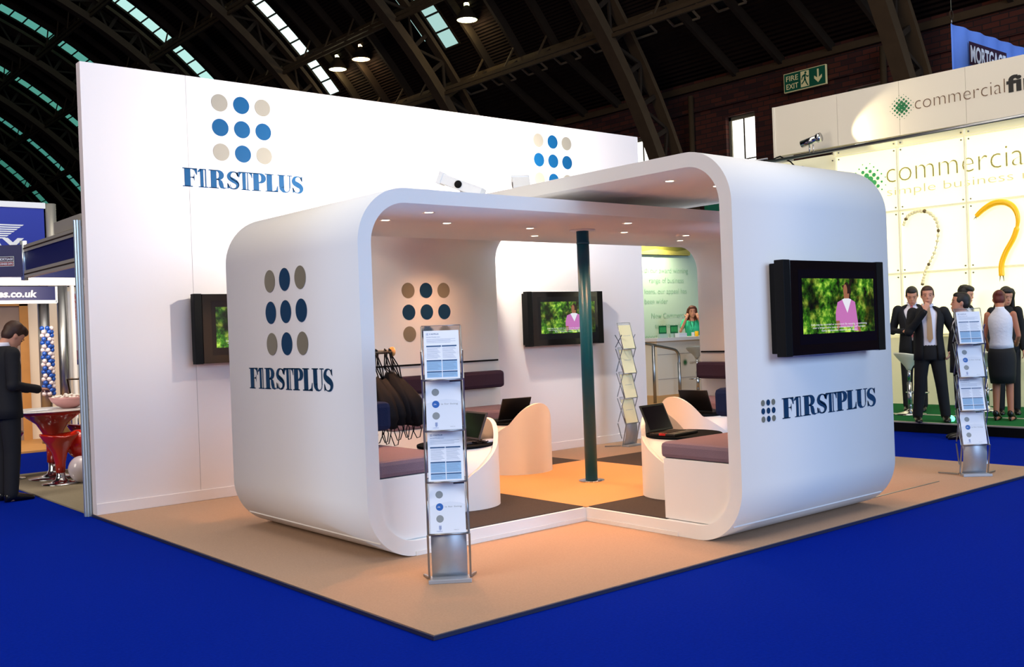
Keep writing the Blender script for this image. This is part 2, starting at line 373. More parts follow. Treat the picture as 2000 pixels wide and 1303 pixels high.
# -------- booth loops
def arc(cx,cy,r,a0,a1,n=14): return [(cx+r*math.cos(a0+(a1-a0)*i/n),cy+r*math.sin(a0+(a1-a0)*i/n)) for i in range(n+1)]
def rr(x0,x1,z0,z1,r):
    return arc(x1-r,z0+r,r,-PI/2,0)+arc(x1-r,z1-r,r,0,PI/2)+arc(x0+r,z1-r,r,PI/2,PI)+arc(x0+r,z0+r,r,PI,1.5*PI)
def loop(mb,a0,a1,z1,d0,d1,axis):
    """rounded rectangular band, profile in (a,z), extruded along depth d"""
    zb=PT+.001
    out=rr(a0,a1,zb,z1,RO); inn=rr(a0+T,a1-T,FZ-.004,z1-T,RI); n=len(out)
    def p(a,d,z): return (a,d,z) if axis=='y' else (d,a,z)
    V=[p(a,d0,z) for a,z in out]+[p(a,d1,z) for a,z in out]+[p(a,d0,z) for a,z in inn]+[p(a,d1,z) for a,z in inn]
    so=[];fl=[]
    for i in range(n):
        j=(i+1)%n
        so.append((i,j,n+j,n+i)); so.append((2*n+j,2*n+i,3*n+i,3*n+j))
        fl.append((j,i,2*n+i,2*n+j)); fl.append((n+i,n+j,3*n+j,3*n+i))
    o=len(mb.v); mb.add(V,so,'booth_white',True); k=mb.mi('booth_white')
    for f_ in fl: mb.f.append([o+i for i in f_]);mb.m.append(k);mb.sm.append(False)
A=thing('booth_loop','white rounded booth loop whose open front shows the dark bags and dotted back wall','booth',(XA0,YA0,0))
g=MB(); loop(g,XA0,XA1,ZA1,YA0,YA1,'y'); g.build('band',A)
P=pl((XA0,0,0),-Y,Z)
g=MB(); emblem(g,-2.555,1.70,.234,.232,.083,P); g.build('emblem',A,'nine dot emblem on the outer side')
g=MB(); put_first(g,-3.185,1.135,1.265,.158,P,'logo_blue'); g.build('lettering',A,'dark blue serif word FIRSTPLUS')
B=thing('booth_loop','taller white rounded booth loop with a television on its outer side','booth',(XB0,YB0,0))
g=MB(); loop(g,YB0,YB1,ZB1,XB0,XB1,'x'); g.build('band',B)
P=pl((0,YB0,0),X,Z)
g=MB(); emblem(g,2.84,.898,.058,.055,.021,P,seg=20); g.build('emblem',B,'small nine dot emblem')
g=MB(); put_first(g,2.995,.828,1.185,.142,P,'logo_blue'); g.build('lettering',B,'dark blue serif word FIRSTPLUS')
P=pl((0,YB1-T,0),X,Z)
g=MB(); emblem(g,3.458,1.738,.233,.232,.083,P); g.build('emblem',B,'nine dot emblem inside on the far wall')
# raised floor
t=thing('raised_floor','low white edged floor inside the booth with a sand square and dark carpet arms','floor panel',(XB0,YA0,0))
g=MB(); g.box(XB0,XB1,YA0,YA1,FZ-.005,FZ+.003,'sand_carpet'); g.build('carpet_square',t,'sand coloured square carpet')
for a in ((XA0+T+.59,XB0,YA0+.03,YA1-.03),(XB1,XA1-T-.59,YA0+.03,YA1-.03),(XB0+.03,XB1-.03,YB0+T+.59,YA0),(XB0+.03,XB1-.03,YA1,YB1-T-.59)):
    g=MB(); g.box(*a,FZ-.005,FZ+.002,'dark_carpet'); g.build('carpet_strip',t,'dark grey carpet')
g=MB(); g.box(.95,XB0-.003,YA0-.006,YA0-.0005,PT+.001,PT+.03,'base_white'); g.box(XB0-.006,XB0-.0005,.62,YA0-.006,PT+.001,PT+.03,'base_white'); g.build('trim',t)
# column
t=thing('teal_column','glossy teal round column rising from the sand carpet to the booth ceiling','column',(3.48,2.45,FZ+.004))
z0=FZ+.004
g=MB(); g.lathe([(.055,z0+.006),(.055,ZA1-T-.012)],(3.48,2.45,0),'teal_metal',40); g.build('shaft',t)
g=MB(); g.lathe([(.115,z0),(.115,z0+.006),(.06,z0+.008)],(3.48,2.45,0),'chrome',40); g.build('base_plate',t)
g=MB(); g.lathe([(.06,ZA1-T-.014),(.115,ZA1-T-.010),(.115,ZA1-T-.001)],(3.48,2.45,0),'white_plastic',40); g.lathe([(.058,2.25),(.058,2.27)],(3.48,2.45,0),'teal_metal',40); g.build('ceiling_plate',t)
# downlights
def downlight(x,y,z,lab,e=72):
    t=thing('downlight',lab,'light',(x,y,z),0,'ceiling downlights')
    g=MB(); g.lathe([(.030,-.001),(.046,-.004),(.048,-.0005)],(x,y,z),'white_plastic',24,cap=False); g.build('rim',t)
    g=MB(); g.lathe([(.0305,-.0015),(.0001,-.0012)],(x,y,z),'lamp_glow',24,cap=False); g.build('bulb',t)
    l=bpy.data.lights.new('downlight_beam','SPOT'); l.energy=e; l.color=(1,.50,.23); l.spot_size=math.radians(125); l.spot_blend=.9; l.shadow_soft_size=.03
    o=bpy.data.objects.new('downlight_beam',l);COL.objects.link(o);o.parent=t;o.location=(0,0,-.02)
za=ZA1-T; zb=ZB1-T
DL=[(1.40,2.45,'at the far left near the dotted wall'),(1.43,1.92,'at the front of the left arm'),(1.98,2.45,'behind the front one in the left arm'),(2.92,2.52,'first of two left of the column'),(3.43,3.04,'second of two left of the column, further back'),
    (3.48,1.89,'right of the column, nearer the front'),(4.06,2.49,'right of the column, behind its neighbour'),(4.95,2.50,'over the right arm'),(5.35,2.92,'over the right arm, furthest back')]
for x,y,s in DL: downlight(x,y,za,'small glowing ceiling downlight '+s)
for x,y,s in [(2.93,.93,'upper ceiling, left one of two'),(3.50,.94,'upper ceiling, right one beside the rounded corner'),(3.48,4.25,'upper ceiling at the far end of the taller loop')]:
    downlight(x,y,zb,'round glowing downlight in the '+s)
# benches (template: back wall at y=0 towards -y, length along x, seat faces +y)
def bench(name_lab,mtx,L,backm):
    base=mtx.translation; t=thing('bench',name_lab,'bench',tuple(base),0,'benches inside the booth')
    g=MB(); g.box(.004,L-.004,.0,.60,0,.425,'booth_white'); g.tf(mtx).build('base',t,bevel=.004)
    g=MB(); g.box(0,L,.0,.625,.426,.540,'seat_fabric'); g.tf(mtx).build('seat_cushion',t,bevel=.03)
    g=MB(); g.box(0,L,.0,.13,.74,.93,backm); g.tf(mtx).build('back_cushion',t,bevel=.035)
    return t
def MX(o,ex,ey):
    m=Matrix((Vector(ex),Vector(ey),Vector((0,0,1)))).transposed().to_4x4(); m.translation=Vector(o); return m
bz=FZ+.003
bench('grey cushioned bench with a white base under the television side of the booth',MX((XB0+.03,YB0+T+.005,bz),X,Y),XB1-XB0-.06,'navy_fabric')
bench('grey cushioned bench with purple back cushion below the dotted inner wall',MX((XB1-.03,YB1-T-.005,bz),-X,-Y),XB1-XB0-.06,'back_fabric')
bench('grey cushioned bench beneath the hanging dark bags in the left booth arm',MX((XA0+T+.005,YA1-.03,bz),-Y,X),YA1-YA0-.06,'navy_fabric')
bench('cushioned bench with purple back in the right arm of the booth',MX((XA1-T-.005,YA0+.03,bz),Y,-X),YA1-YA0-.06,'back_fabric')
g=MB(); g.box(XB0+.04,XB1-.02,YB1-T-.012,YB1-T-.001,1.168,1.186,'black_matt'); tag(g.build('wall_rail'),'thin black rail on the dotted inner wall above the purple cushion','rail')
g=MB(); g.box(XA1-T-.012,XA1-T-.001,YA0+.04,YA1-.02,1.168,1.186,'black_matt'); tag(g.build('wall_rail'),'thin black rail on the inner wall of the right arm','rail')
# tables
def table(cx,cy,pk,sgn,lab):
    z0=bz; zt=.622
    t=thing('round_table',lab,'table',(cx,cy,z0),0,'round booth tables')
    g=MB(); g.lathe([(.303,z0),(.303,zt-.022)],(cx,cy,0),'booth_white',56); g.build('drum',t)
    g=MB(); g.lathe([(.300,zt-.021),(.306,zt-.018),(.306,zt-.002),(.302,zt)],(cx,cy,0),'disc_black',56); g.build('tabletop',t,'black round top')
    g=MB(); n=72; inn=[];out=[];ti=[];to=[]
    for k in range(n+1):
        d=-180+360*k/n; a=math.radians(pk+d)
        h=.80-.0037*abs(d)-.0000*d*d
        if abs(d)<50: h=.80-.0022*abs(d)*(abs(d)/50)*1.68
        h=max(h,z0+.004)
        c,s_=math.cos(a),math.sin(a)
        ti.append((cx+.308*c,cy+.308*s_,h));to.append((cx+.345*c,cy+.345*s_,h));inn.append((cx+.308*c,cy+.308*s_,z0));out.append((cx+.345*c,cy+.345*s_,z0))
    g.rings([inn,ti],'booth_white',False,True,False);g.rings([ti,to],'booth_white',False,False,False);g.rings([to,out],'booth_white',False,True,False)
    g.build('curved_screen',t,'white curved screen wound round the drum')
    return t
table(1.957,2.42,0,1,'white drum table with black top beneath the bags, silver laptop on it')
table(3.52,3.53,-90,1,'white drum table with high curved screen left of the teal column')
table(3.45,1.33,90,1,'white drum table with black top beside the near bench, open laptop on it')
table(5.0,2.5,180,1,'white drum table with curved screen behind the near laptop table')
def laptop(cx,cy,rz,lab,m,zt=.623,tilt=20,w=.33):
    """screen at +y side, keyboard towards -y, facing -y"""
    t=thing('laptop',lab,'laptop',(cx,cy,zt),math.radians(rz),'laptops on the booth tables')
    g=MB(); g.box(-w/2,w/2,-.12,.12,.002,.022,m); g.build('base',t,world=False,bevel=.004)
    g=MB(); g.box(-w*.44,w*.44,-.02,.10,.0222,.0245,'black_matt'); g.box(-.05,.05,-.10,-.04,.0222,.0235,'laptop_grey'); g.build('keyboard',t,world=False)
    a=math.radians(tilt); up=Vector((0,math.sin(a),math.cos(a))); n=Vector((0,-math.cos(a),math.sin(a)))
    c=Vector((0,.12,.024))+up*.115
    s=MB(); s.obox(c,X*w/2,up*.115,n*.006,m); s=s.build('lid',t,world=False,bevel=.004)
    g=MB(); g.obox(c+n*.0068,X*(w/2-.018),up*.098,n*.0008,'laptop_screen'); g.build('display',s,world=False)
    return t
laptop(1.95,2.40,-97,'silver edged open laptop on the table under the hanging bags','laptop_grey',tilt=22)
laptop(3.43,3.57,173,'black open laptop seen from behind on the table left of the teal column','laptop_black',tilt=25)
t=laptop(3.33,1.33,7,'black open laptop with a red sticker on the near right table','laptop_black',tilt=24)
g=MB(); g.box(-.1665,-.1645,-.03,.03,.006,.020,'red_plastic'); g.box(-.165,-.14,-.03,.03,.0222,.0228,'red_plastic'); g.build('sticker',t,world=False)
laptop(5.05,2.42,97,'black open laptop on the rear right table beyond the near one','laptop_black',tilt=25)
g=MB(); g.box(2.10,2.20,2.20,2.26,.623,.649,'white_plastic'); tag(g.build('power_adapter',bevel=.008),'white power adapter beside the silver laptop','adapter')
g=MB()
pts=[(2.0+.05*math.sin(i*1.3)+.010*i*.5,2.21+.03*math.cos(i*1.9),.629+.008*(1+math.sin(i*2.1))) for i in range(18)]
g.tube(pts,.004,'black_matt',8); tag(g.build('power_cable'),'tangled black cable between the silver laptop and the white adapter','cable')
# bags on a peg rail
t=thing('coat_rail','short round peg rail with a pale end cap holding the dark bags','rail',(.70,2.5,1.375))
g=MB(); g.tube([(XA0+T+.002,2.5,1.375),(1.44,2.5,1.375)],.016,'steel',14); g.build('rod',t)
g=MB(); g.tube([(1.44,2.5,1.375),(1.455,2.5,1.375)],.036,'wood_light',20); g.build('end_cap',t,'round wooden end cap')
bagx=[.86,.96,1.05,1.14,1.22,1.30,1.38,1.42]
blab=['nearest the white wall','second from the wall','third from the wall','fourth from the wall','fifth from the wall','sixth from the wall','last but one on the peg','swinging out furthest right']
for i,x in enumerate(bagx):
    rnd=random.Random(i); yy=2.5+rnd.uniform(-.04,.04); lean=.02+.17*(i/7)**1.6
    t=thing('drawstring_bag','dark drawstring bag hanging by cords from the peg, '+blab[i],'bag',(x,2.5,1.39),0,'dark bags on the peg rail')
    top=1.21-.02*(i%3)-.03*(i==7); bot=.80+.03*rnd.random(); wx=.115+.02*rnd.random(); wy=.17
    R=[]
    for k in range(12):
        u=k/11; z=top+(bot-top)*u; w=(.25+.75*math.sin(min(1,u*1.5)*PI/2))*(1 if u<.9 else .85)
        cx=x+lean*(.35+.65*u)
        R.append([(cx+wx*w*math.cos(a)*(1+.13*math.sin(5*a+i+u*3)),yy+wy*w*math.sin(a)*(1+.1*math.sin(6*a+i*2)),z+.01*math.sin(4*a+i)) for a in [2*PI*q/24 for q in range(24)]])
    g=MB(); g.rings(R,'bag_black'); g.build('sack',t)
    for s_ in (-1,1):
        g=MB(); g.tube([(x+.004*s_,2.5-.018,1.385),(x,2.5,1.398),(x+.01,2.5+.016,1.38),(x+lean*.25,yy+.05*s_,1.25),(x+lean*.4,yy+.03*s_,top-.01)],.005,'bag_black',6)
        g.tube([(x-.01*s_,2.5-.017,1.37),(x+lean*.2,yy-.02*s_,1.25),(x+lean*.4,yy-.02,top-.01)],.005,'bag_black',6); g.build('cord',t)
    for s_ in (-1,1):
        zz=bot-.10-.07*rnd.random(); cx=x+lean; q=.03+.02*rnd.random()
        g=MB(); g.tube([(cx-q*.5,yy+.05*s_,bot+.02),(cx-q,yy+.06*s_,(bot+zz)/2),(cx-q*.3,yy+.06*s_,zz),(cx+q*.4,yy+.06*s_,zz+.005),(cx+q,yy+.05*s_,(bot+zz)/2+.01),(cx+q*.4,yy+.04*s_,bot+.02)],.0038,'bag_black',6); g.build('cord',t)
# televisions (template: screen faces -y, bottom-left-front... local x 0..W)
def television(x0,y,z0,rz,lab,W=1.245,H=.65,depth=.15):
    t=thing('television',lab,'television',(x0,y,z0),rz,'plasma televisions on the walls')
    g=MB(); g.box(.02,W-.0,-.085,-.02,.02,H-.02,'black_matt'); g.box(W*.3,W*.7,-.02,-.001,H*.25,H*.75,'black_matt'); g.build('back_box',t,world=False,bevel=.006)
    g=MB(); g.box(0,.075,-depth,-.075,.0,H,'black_matt'); g.build('speaker',t,world=False,bevel=.004)
    g=MB(); g.box(W-.09,W,-depth,-.075,0,H,'black_matt'); g.build('speaker',t,world=False,bevel=.004)
    g=MB(); g.box(.076,W-.091,-depth+.002,-.075,.003,H-.003,'black_gloss'); g.build('bezel',t,world=False,bevel=.004)
    P=pl((0,-depth+.0015,0),X,Z)
    s=MB(); s.rect(.165,W-.115,.075,H-.065,P,'screen_black',.0); s=s.build('screen',t,world=False)
    a,b,c,d=.205,1.10,.145,.525
    w=b-a;h=d-c
    g=MB(); g.rect(a,b,c,d,P,'garden',.0008)
    q=lambda L:[(a+w*u,c+h*v) for u,v in L]
    g.poly(q([(.62,.60),(.66,.62),(.65,.8),(.69,.98),(.66,.98),(.63,.84)]),P,'tv_bush',.0011)
    g.disc(a+w*.605,c+h*.80,.038,P,'tv_hair',.0014,20,.052); g.poly(q([(.54,.88),(.56,.76),(.57,.66),(.64,.64),(.67,.76),(.66,.86)]),P,'tv_hair',.0013)
    g.disc(a+w*.585,c+h*.775,.026,P,'tv_skin',.0017,20,.045); g.poly(q([(.565,.60),(.63,.60),(.64,.72),(.56,.72)]),P,'tv_skin',.0016)
    g.poly(q([(.47,.56),(.54,.61),(.66,.61),(.72,.56),(.75,.2),(.76,.02),(.70,.02),(.69,.2),(.68,.10),(.50,.10),(.49,.22),(.44,.22),(.44,.36)]),P,'tv_pink',.0018)
    g.poly(q([(.535,.61),(.565,.63),(.63,.63),(.665,.61),(.605,.36)]),P,'tv_white',.0021)
    g.poly(q([(.44,.22),(.49,.22),(.49,.10),(.46,.04),(.45,.10)]),P,'tv_skin',.0019); g.poly(q([(.74,.1),(.78,.1),(.79,0),(.76,0)]),P,'tv_skin',.0019)
    for i,s_ in enumerate(['Calls may be recorded or monitored. By repaying, consolidating','over a longer term, overall interest charges will increase.','Early settlement interest will apply.']):
        put_text(g,s_,a+w*.49,c+h*(.155-.055*i)-.004,.0125,P,'tv_white',align='c',off=.0026,w=w*(.78,.74,.50)[i])
    g.build('picture',s,world=False)
    return t
television(2.855,YB0-.001,1.257,0,'wide black television on the outer side of the taller loop')
television(4.925,LY-.001,1.305,0,'black television on the white wall behind the teal column')
television(.885,LY-.001,1.300,0,'black television on the white wall, half hidden by the left loop')
# wall washer lamps on the roof
def washer(x,y,z,rz,lab,en,hh=.11,pt=38):
    t=thing('floodlight',lab,'lamp',(x,y,z),rz,'floodlights on the booth roof')
    g=MB(); g.box(-.05,.05,-.05,.05,0,.012,'white_plastic'); g.tube([(0,0,.01),(0,0,hh-.04)],.012,'white_plastic'); g.build('foot',t,world=False)
    c=Vector((0,0,hh)); d=Vector((0,.92,.39)).normalized(); u=Vector((0,-.39,.92)).normalized()
    g=MB(); g.obox(c-d*.02,X*.09,d*.20,u*.045,'white_plastic'); g.obox(c+d*.185,X*.1,d*.02,u*.056,'white_plastic'); 
    g.tube([tuple(c-X*.092),tuple(c-X*.098)],.035,'black_matt',20); g.build('housing',t,world=False,bevel=.01)
    g=MB(); g.obox(c+d*.207,X*.08,d*.002,u*.04,'lamp_hot'); g.build('lens',t,world=False)
    l=bpy.data.lights.new('flood_beam','SPOT'); l.energy=en; l.color=(1,.93,.80); l.spot_size=math.radians(160); l.spot_blend=.3; l.shadow_soft_size=.05
    o=bpy.data.objects.new('flood_beam',l);COL.objects.link(o);o.parent=t;o.location=c+d*.23; o.rotation_euler=(math.radians(90+pt),0,0)
    return t
washer(2.72,3.22,ZA1,math.radians(38),'white floodlight with a black round knob tilted on the left loop roof',300,.35)
washer(4.2,4.1,ZB1,math.radians(-38),'white floodlight on the taller loop roof in front of the white wall',360,.38,8)
# literature racks (template faces -y)
def leaflet(parent_tf,kind,lab,c,up,n):
    """c centre, local frame; builds as its own thing"""
    t=thing('leaflet',lab,'leaflet',(0,0,0),0,'leaflets in the literature racks')
    ex=X; w,h=.21,.297
    g=MB(); g.obox(c,ex*w/2,up*h/2,n*.003,'paper_cream' if kind=='C' else 'paper'); 
    P=(c-ex*w/2-up*h/2+n*.003,ex,up,n)
    if kind=='A':
        put_text(g,'F1RSTPLUS',.035,.272,.008,P,'paper_dkblue',bold=.012,off=.0006); emblem(g,.022,.276,.005,.005,.0018,P,'dot_blue','dot_grey',.0006,8)
        put_text(g,'Standard Flexible Loans',.016,.255,.006,P,'paper_text',off=.0006)
        for r in range(4): g.rect(.016,.19-.03*(r%2),.245-.007*r-.0012,.245-.007*r,P,'paper_text',.0006)
        for col in (0,1):
            x0=.014+.093*col; x1=x0+.088
            for (y1,y0,bl) in ((.205,.120,0),(.116,.052,1),(.048,.010,1)):
                g.rect(x0,x1,y1-.008,y1,P,'paper_dkblue',.0008)
                if bl: g.rect(x0,x1,y0,y1-.009,P,'paper_blue',.0006)
                for r in range(int((y1-y0-.012)/.007)): g.rect(x0+.003,x1-.004-.012*((r*3+col)%4)/2,y1-.015-.007*r,y1-.0138-.007*r,P,'paper_text',.001)
    elif kind=='B':
        g.poly([(0,0),(.21,0),(.21,.165),(.18,.178),(.12,.185),(.06,.178),(0,.160)],P,'white_curve',.0004)
        g.disc(.058,.228,.022,P,'dot_grey',.0008); g.disc(.058,.155,.022,P,'dot_blue',.0008); g.disc(.058,.085,.022,P,'dot_grey',.0008)
        put_text(g,'..life',.042,.151,.009,P,'paper',off=.0012); put_text(g,'is for living',.09,.151,.009,P,'dot_grey',off=.0008,w=.10)
        g.rect(.052,.054,.022,.046,P,'dot_blue'); g.rect(.057,.059,.018,.046,P,'dot_blue'); g.rect(.062,.064,.022,.046,P,'dot_blue')
        put_text(g,'F1RSTPLUS',.036,.010,.005,P,'dot_blue',off=.0008); put_text(g,'PM09/07 LD',.14,.016,.004,P,'dot_grey',off=.0008)
        g.rect(.145,.21,.289,.297,P,'navy_fabric',.0008)
    else:
        g.disc(.105,.20,.105,P,'paper_cream',.001,24,.095); g.rect(.04,.17,.16,.163,P,'paper_text',.0012)
    g.build('sheet',t,world=False)
    t.matrix_world=parent_tf
    return t
def rack(x,y,z,rz,lab,kinds,wherelab,ft=1):
    t=thing('literature_rack',lab,'rack',(x,y,z),rz,'folding literature racks')
    w=.235; m='steel'
    g=MB(); g.box(-w/2,w/2,-.125,-.005,0,.022,'brushed'); g.box(-w/2-.01,w/2+.01,-.128,-.12,0,.024,'brushed'); g.build('base_plate',t,world=False,bevel=.003)
    R=[]
    for k in range(13):
        u=k/12; zz=.022+.33*u; yy=-.03-.035*math.sin(u*PI)+.05*u*u*0-.02*u
        R.append([(-w/2+.012,yy,zz),(w/2-.012,yy,zz)])
    g=MB(); g.rings(R,'brushed',False,True,False); g.build('front_panel',t,world=False,solid=.004)
    zc=[1.385,1.083,.779,.470]; lean=.26
    up=Vector((0,math.sin(lean),math.cos(lean))); n=Vector((0,-math.cos(lean),math.sin(lean)))
    mw=Matrix.Translation((x,y,z))@Matrix.Rotation(rz,4,'Z')
    for i,zz in enumerate(zc):
        c=Vector((0,-.045,zz-z))
        g=MB(); h=.165
        g.obox(c-n*.009,X*(.112),up*h,n*.0012,'acrylic'); g.build('pocket',t,world=False)
        g=MB(); b=c-up*h
        g.tube([tuple(b-X*w/2),tuple(b+X*w/2)],.006,m,10); g.tube([tuple(c+up*h*1.02-X*w/2),tuple(c+up*h*1.02+X*w/2)],.003,m,8)
        for s_ in (-1,1):
            g.tube([tuple(b+X*s_*w/2),tuple(c+up*h+X*s_*w/2)],.0045,m,8)
        g.build('pocket_frame',t,world=False)
        if kinds[i]!='-':
            leaflet(mw,kinds[i],{'A':'blue printed table leaflet','B':'white three dot leaflet','C':'cream domed brochure'}[kinds[i]]+', '+['top','second','third','bottom'][i]+' pocket, rack '+wherelab,c+n*.002-up*.012,up,n)
    for s_ in (-1,1):
        g=MB(); xx=s_*(w/2+.006)
        zs=[1.40,1.23,.93,.62,.31]
        for k in range(4):
            za_,zb_=zs[k]-z,zs[k+1]-z
            g.beam((xx,-.085,zb_),(xx,.03,za_),.008,.007,m); g.beam((xx,.03,zb_+.02),(xx,-.08,za_-.0),.008,.007,m)
        g.beam((xx,-.10,.31-z),(xx,-.03,.02),.012,.008,m); g.beam((xx,.04,.31-z),(xx,-.02,.1),.010,.008,m)
        g.build('scissor_frame',t,world=False)
        g=MB(); g.beam((xx,.0,.012),(xx+s_*.13*ft,.15 if ft==1 else .09,.008),.014,.012,m); g.build('foot',t,world=False)
    return t
rack(.735,.865,PT,math.radians(234-270),'silver folding literature rack in front of the left booth loop','ABAB','in front of the bags',.25)
rack(6.30,.36,PT,math.radians(226-270),'silver folding literature rack at the right corner of the beige platform','ABAB','at the platform corner')
rack(6.26,4.66,PT,math.radians(272-270),'folding literature rack with cream brochures against the white wall','CCCC','against the white wall')
# ------------------------------------------------------------------ hall
CX,CZ=2.2,-3.3
def ca(r,a,y): return (CX+r*math.cos(a),y,CZ+r*math.sin(a))
D=math.radians
RD=25.8; XE=26.1; ZE=10.3
RIBY=[29.35+9.43*k-18.86 for k in range(0,9)]   # 10.49, 19.92, 29.35 ...
aT=[math.radians(q) for q in (36.7,44.8,53.0,61.2,69.4,77.6,85.8,94.0,102.2)]
g=MB()
SW=[1.05]*4+[1.3]+[1.6]*6
ylist=[-20]+[v for k,yb in enumerate(RIBY) for v in (yb-SW[k],yb)]+[105]
for i in range(len(ylist)-1):
    y0,y1=ylist[i],ylist[i+1]; sky=(i%2==1)
    if not sky:
        R=[]
        for k in range(33):
            a=aT[0]+(D(135)-aT[0])*k/32; R.append([ca(RD,a,y0),ca(RD,a,y1),ca(RD+.2,a,y1),ca(RD+.2,a,y0)])
        g.rings(R,'deck',True,False)
    else:
        for a0,a1,n in ((aT[0],D(39.6),2),(D(84),D(135),14)):
            R=[[ca(RD,a,y0),ca(RD,a,y1),ca(RD+.2,a,y1),ca(RD+.2,a,y0)] for a in [a0+(a1-a0)*k/n for k in range(n+1)]]
            g.rings(R,'deck',True,False)
p0=ca(RD,aT[0],0)
g.add([(p0[0],-20,p0[2]),(XE,-20,ZE),(XE,105,ZE),(p0[0],105,p0[2]),(p0[0],-20,p0[2]+.2),(XE,-20,ZE+.2),(XE,105,ZE+.2),(p0[0],105,p0[2]+.2)],[(0,1,2,3),(4,7,6,5),(0,4,5,1),(2,6,7,3)],'deck')
struct(g.build('ceiling'))
# skylights
SKY=[('bright',(225,255,250),1.5)]
for k,yb in enumerate(RIBY):
    st=[.3,.3,.8,1.5,1.0,.62,.6,.55,.5][k]; col=[(190,235,228)]*3+[(225,252,246),(190,240,232),(110,200,184),(100,190,170),(90,180,165),(80,170,150)]
    mn='skyglass_%d'%k; M(mn,(10,12,12),.2,emit=st,ecol=col[k] if k<9 else (90,180,160))
    if k==0: continue
    t=thing('skylight','long curved strip skylight between dark roof bays, '+['','','first from the right','second from the right','third from the right','fourth from the right, greenish','fifth from the right, greenish','sixth from the right, greenish','last and furthest, dim green'][k] if k>1 else 'curved strip skylight above the nearer arch out of sight behind the roof truss','skylight',(0,yb-SW[k],0),0,'strip skylights in the arched roof')
    R=[[ca(RD+.05,a,yb-SW[k]),ca(RD+.05,a,yb)] for a in [D(39.6)+(D(84)-D(39.6))*q/40 for q in range(41)]]
    g=MB(); g.rings(R,mn,False,False,False); g.build('glazing',t)
    g=MB(); (g.rings([[ca(RD-.03,a,yb+.66),ca(RD-.03,a,yb+.80)] for a in [D(41)+D(24)*q/24 for q in range(25)]],mn,False,False,False),g.build('side_glazing',t)) if 2<=k<=4 else None
    g=MB(); a=D(39.6)
    while a<D(84):
        g.beam(ca(RD+.02,a,yb-SW[k]),ca(RD+.02,a,yb),.06,.06,'iron_dark'); a+=.75/RD
    for yy in (yb-SW[k],yb): 
        for q in range(24):
            g.beam(ca(RD,D(39.6)+D(44.4)*q/24,yy),ca(RD,D(39.6)+D(44.4)*(q+1)/24,yy),.09,.1,'iron_dark')
    g.build('glazing_bar',t)
# main arches
for k,yb in enumerate(RIBY):
    yr=yb-.25
    t=thing('roof_arch','riveted iron lattice arch of the hall roof, '+['nearest, beside the blue banner','second from the right, ending behind the booth','third from the right','fourth from the right','fifth from the right','sixth from the right','seventh from the right','eighth from the right','furthest away'][k],'arch',(0,yr,0),0,'iron roof arches')
    R1,R2_=24.0,25.15
    angs=[D(8)+(D(132)-D(8))*q/44 for q in range(45)]
    g=MB(); g.rings([[ca(R1,a,yr-.24),ca(R1,a,yr+.24),ca(R1+.34,a,yr+.24),ca(R1+.34,a,yr-.24)] for a in angs],'iron',True,False); g.build('lower_chord',t)
    g=MB(); g.rings([[ca(R2_,a,yr-.2),ca(R2_,a,yr+.2),ca(R2_+.16,a,yr+.2),ca(R2_+.16,a,yr-.2)] for a in angs],'iron',True,False); g.build('upper_chord',t)
    g=MB()
    for q in range(0,44):
        a0,a1=angs[q],angs[q+1]
        g.beam(ca(R1+.3,a0,yr),ca(R2_,a0,yr),.16,.10,'iron_dark',(0,1,0))
        if q%2==0: g.beam(ca(R1+.3,a0,yr),ca(R2_,a1,yr),.1,.08,'iron_dark',(0,1,0))
        else: g.beam(ca(R2_,a0,yr),ca(R1+.3,a1,yr),.1,.08,'iron_dark',(0,1,0))
    g.build('lacing',t)
# longitudinal trusses
for k,a in enumerate(aT[:8]):
    t=thing('roof_truss','long horizontal lattice truss crossing the roof arches, '+['lowest','second lowest','third up','fourth up','fifth up','sixth up','seventh up','at the crown'][k],'truss',(0,-15,0),0,'lengthwise roof trusses')
    g=MB()
    for dr,da in ((1.55,0),(1.35,.0045)):
        g.beam(ca(RD-dr,a+da,-15),ca(RD-dr,a+da,104),.10,.13,'iron')
    g.beam(ca(RD-.45,a,-15),ca(RD-.45,a,104),.12,.14,'iron'); g.build('chord',t)
    g=MB(); y=-15
    for j in range(-13,50):
        yy=RIBY[0]-.25+j*1.886
        if yy<8-12*(k<1) or yy>88: continue
        if j%5:
            g=MB(); g.beam(ca(RD-1.5,a,yy),ca(RD-.45,a,yy),.07,.07,'iron_dark'); g.beam(ca(RD-1.5,a,yy),ca(RD-.1,a+.022,yy),.06,.06,'iron'); g.build('brace',t)
        else:
            for q in (1,-1):
                g=MB(); g.beam(ca(RD-1.5,a,yy+.25*q),ca(RD-.5,a,yy+1.3*q),.09,.09,'iron'); g.build('brace',t)
# rafters between arches
for j in range(-5,36):
    if j%5==0: continue
    yy=RIBY[0]-.25+j*1.886
    g=MB(); g.rings([[ca(RD-.34,a,yy-.07),ca(RD-.34,a,yy+.07),ca(RD,a,yy+.07),ca(RD,a,yy-.07)] for a in [aT[0]+(D(100)-aT[0])*q/20 for q in range(21)]],'iron_dark',True,False)
    g.beam((p0[0]-.1,yy,p0[2]-.12),(XE-.05,yy,ZE-.16),.15,.30,'iron_dark')
    tag(g.build('rafter'),'narrow curved rafter running down the roof between the arches','rafter','rafters between the arches')
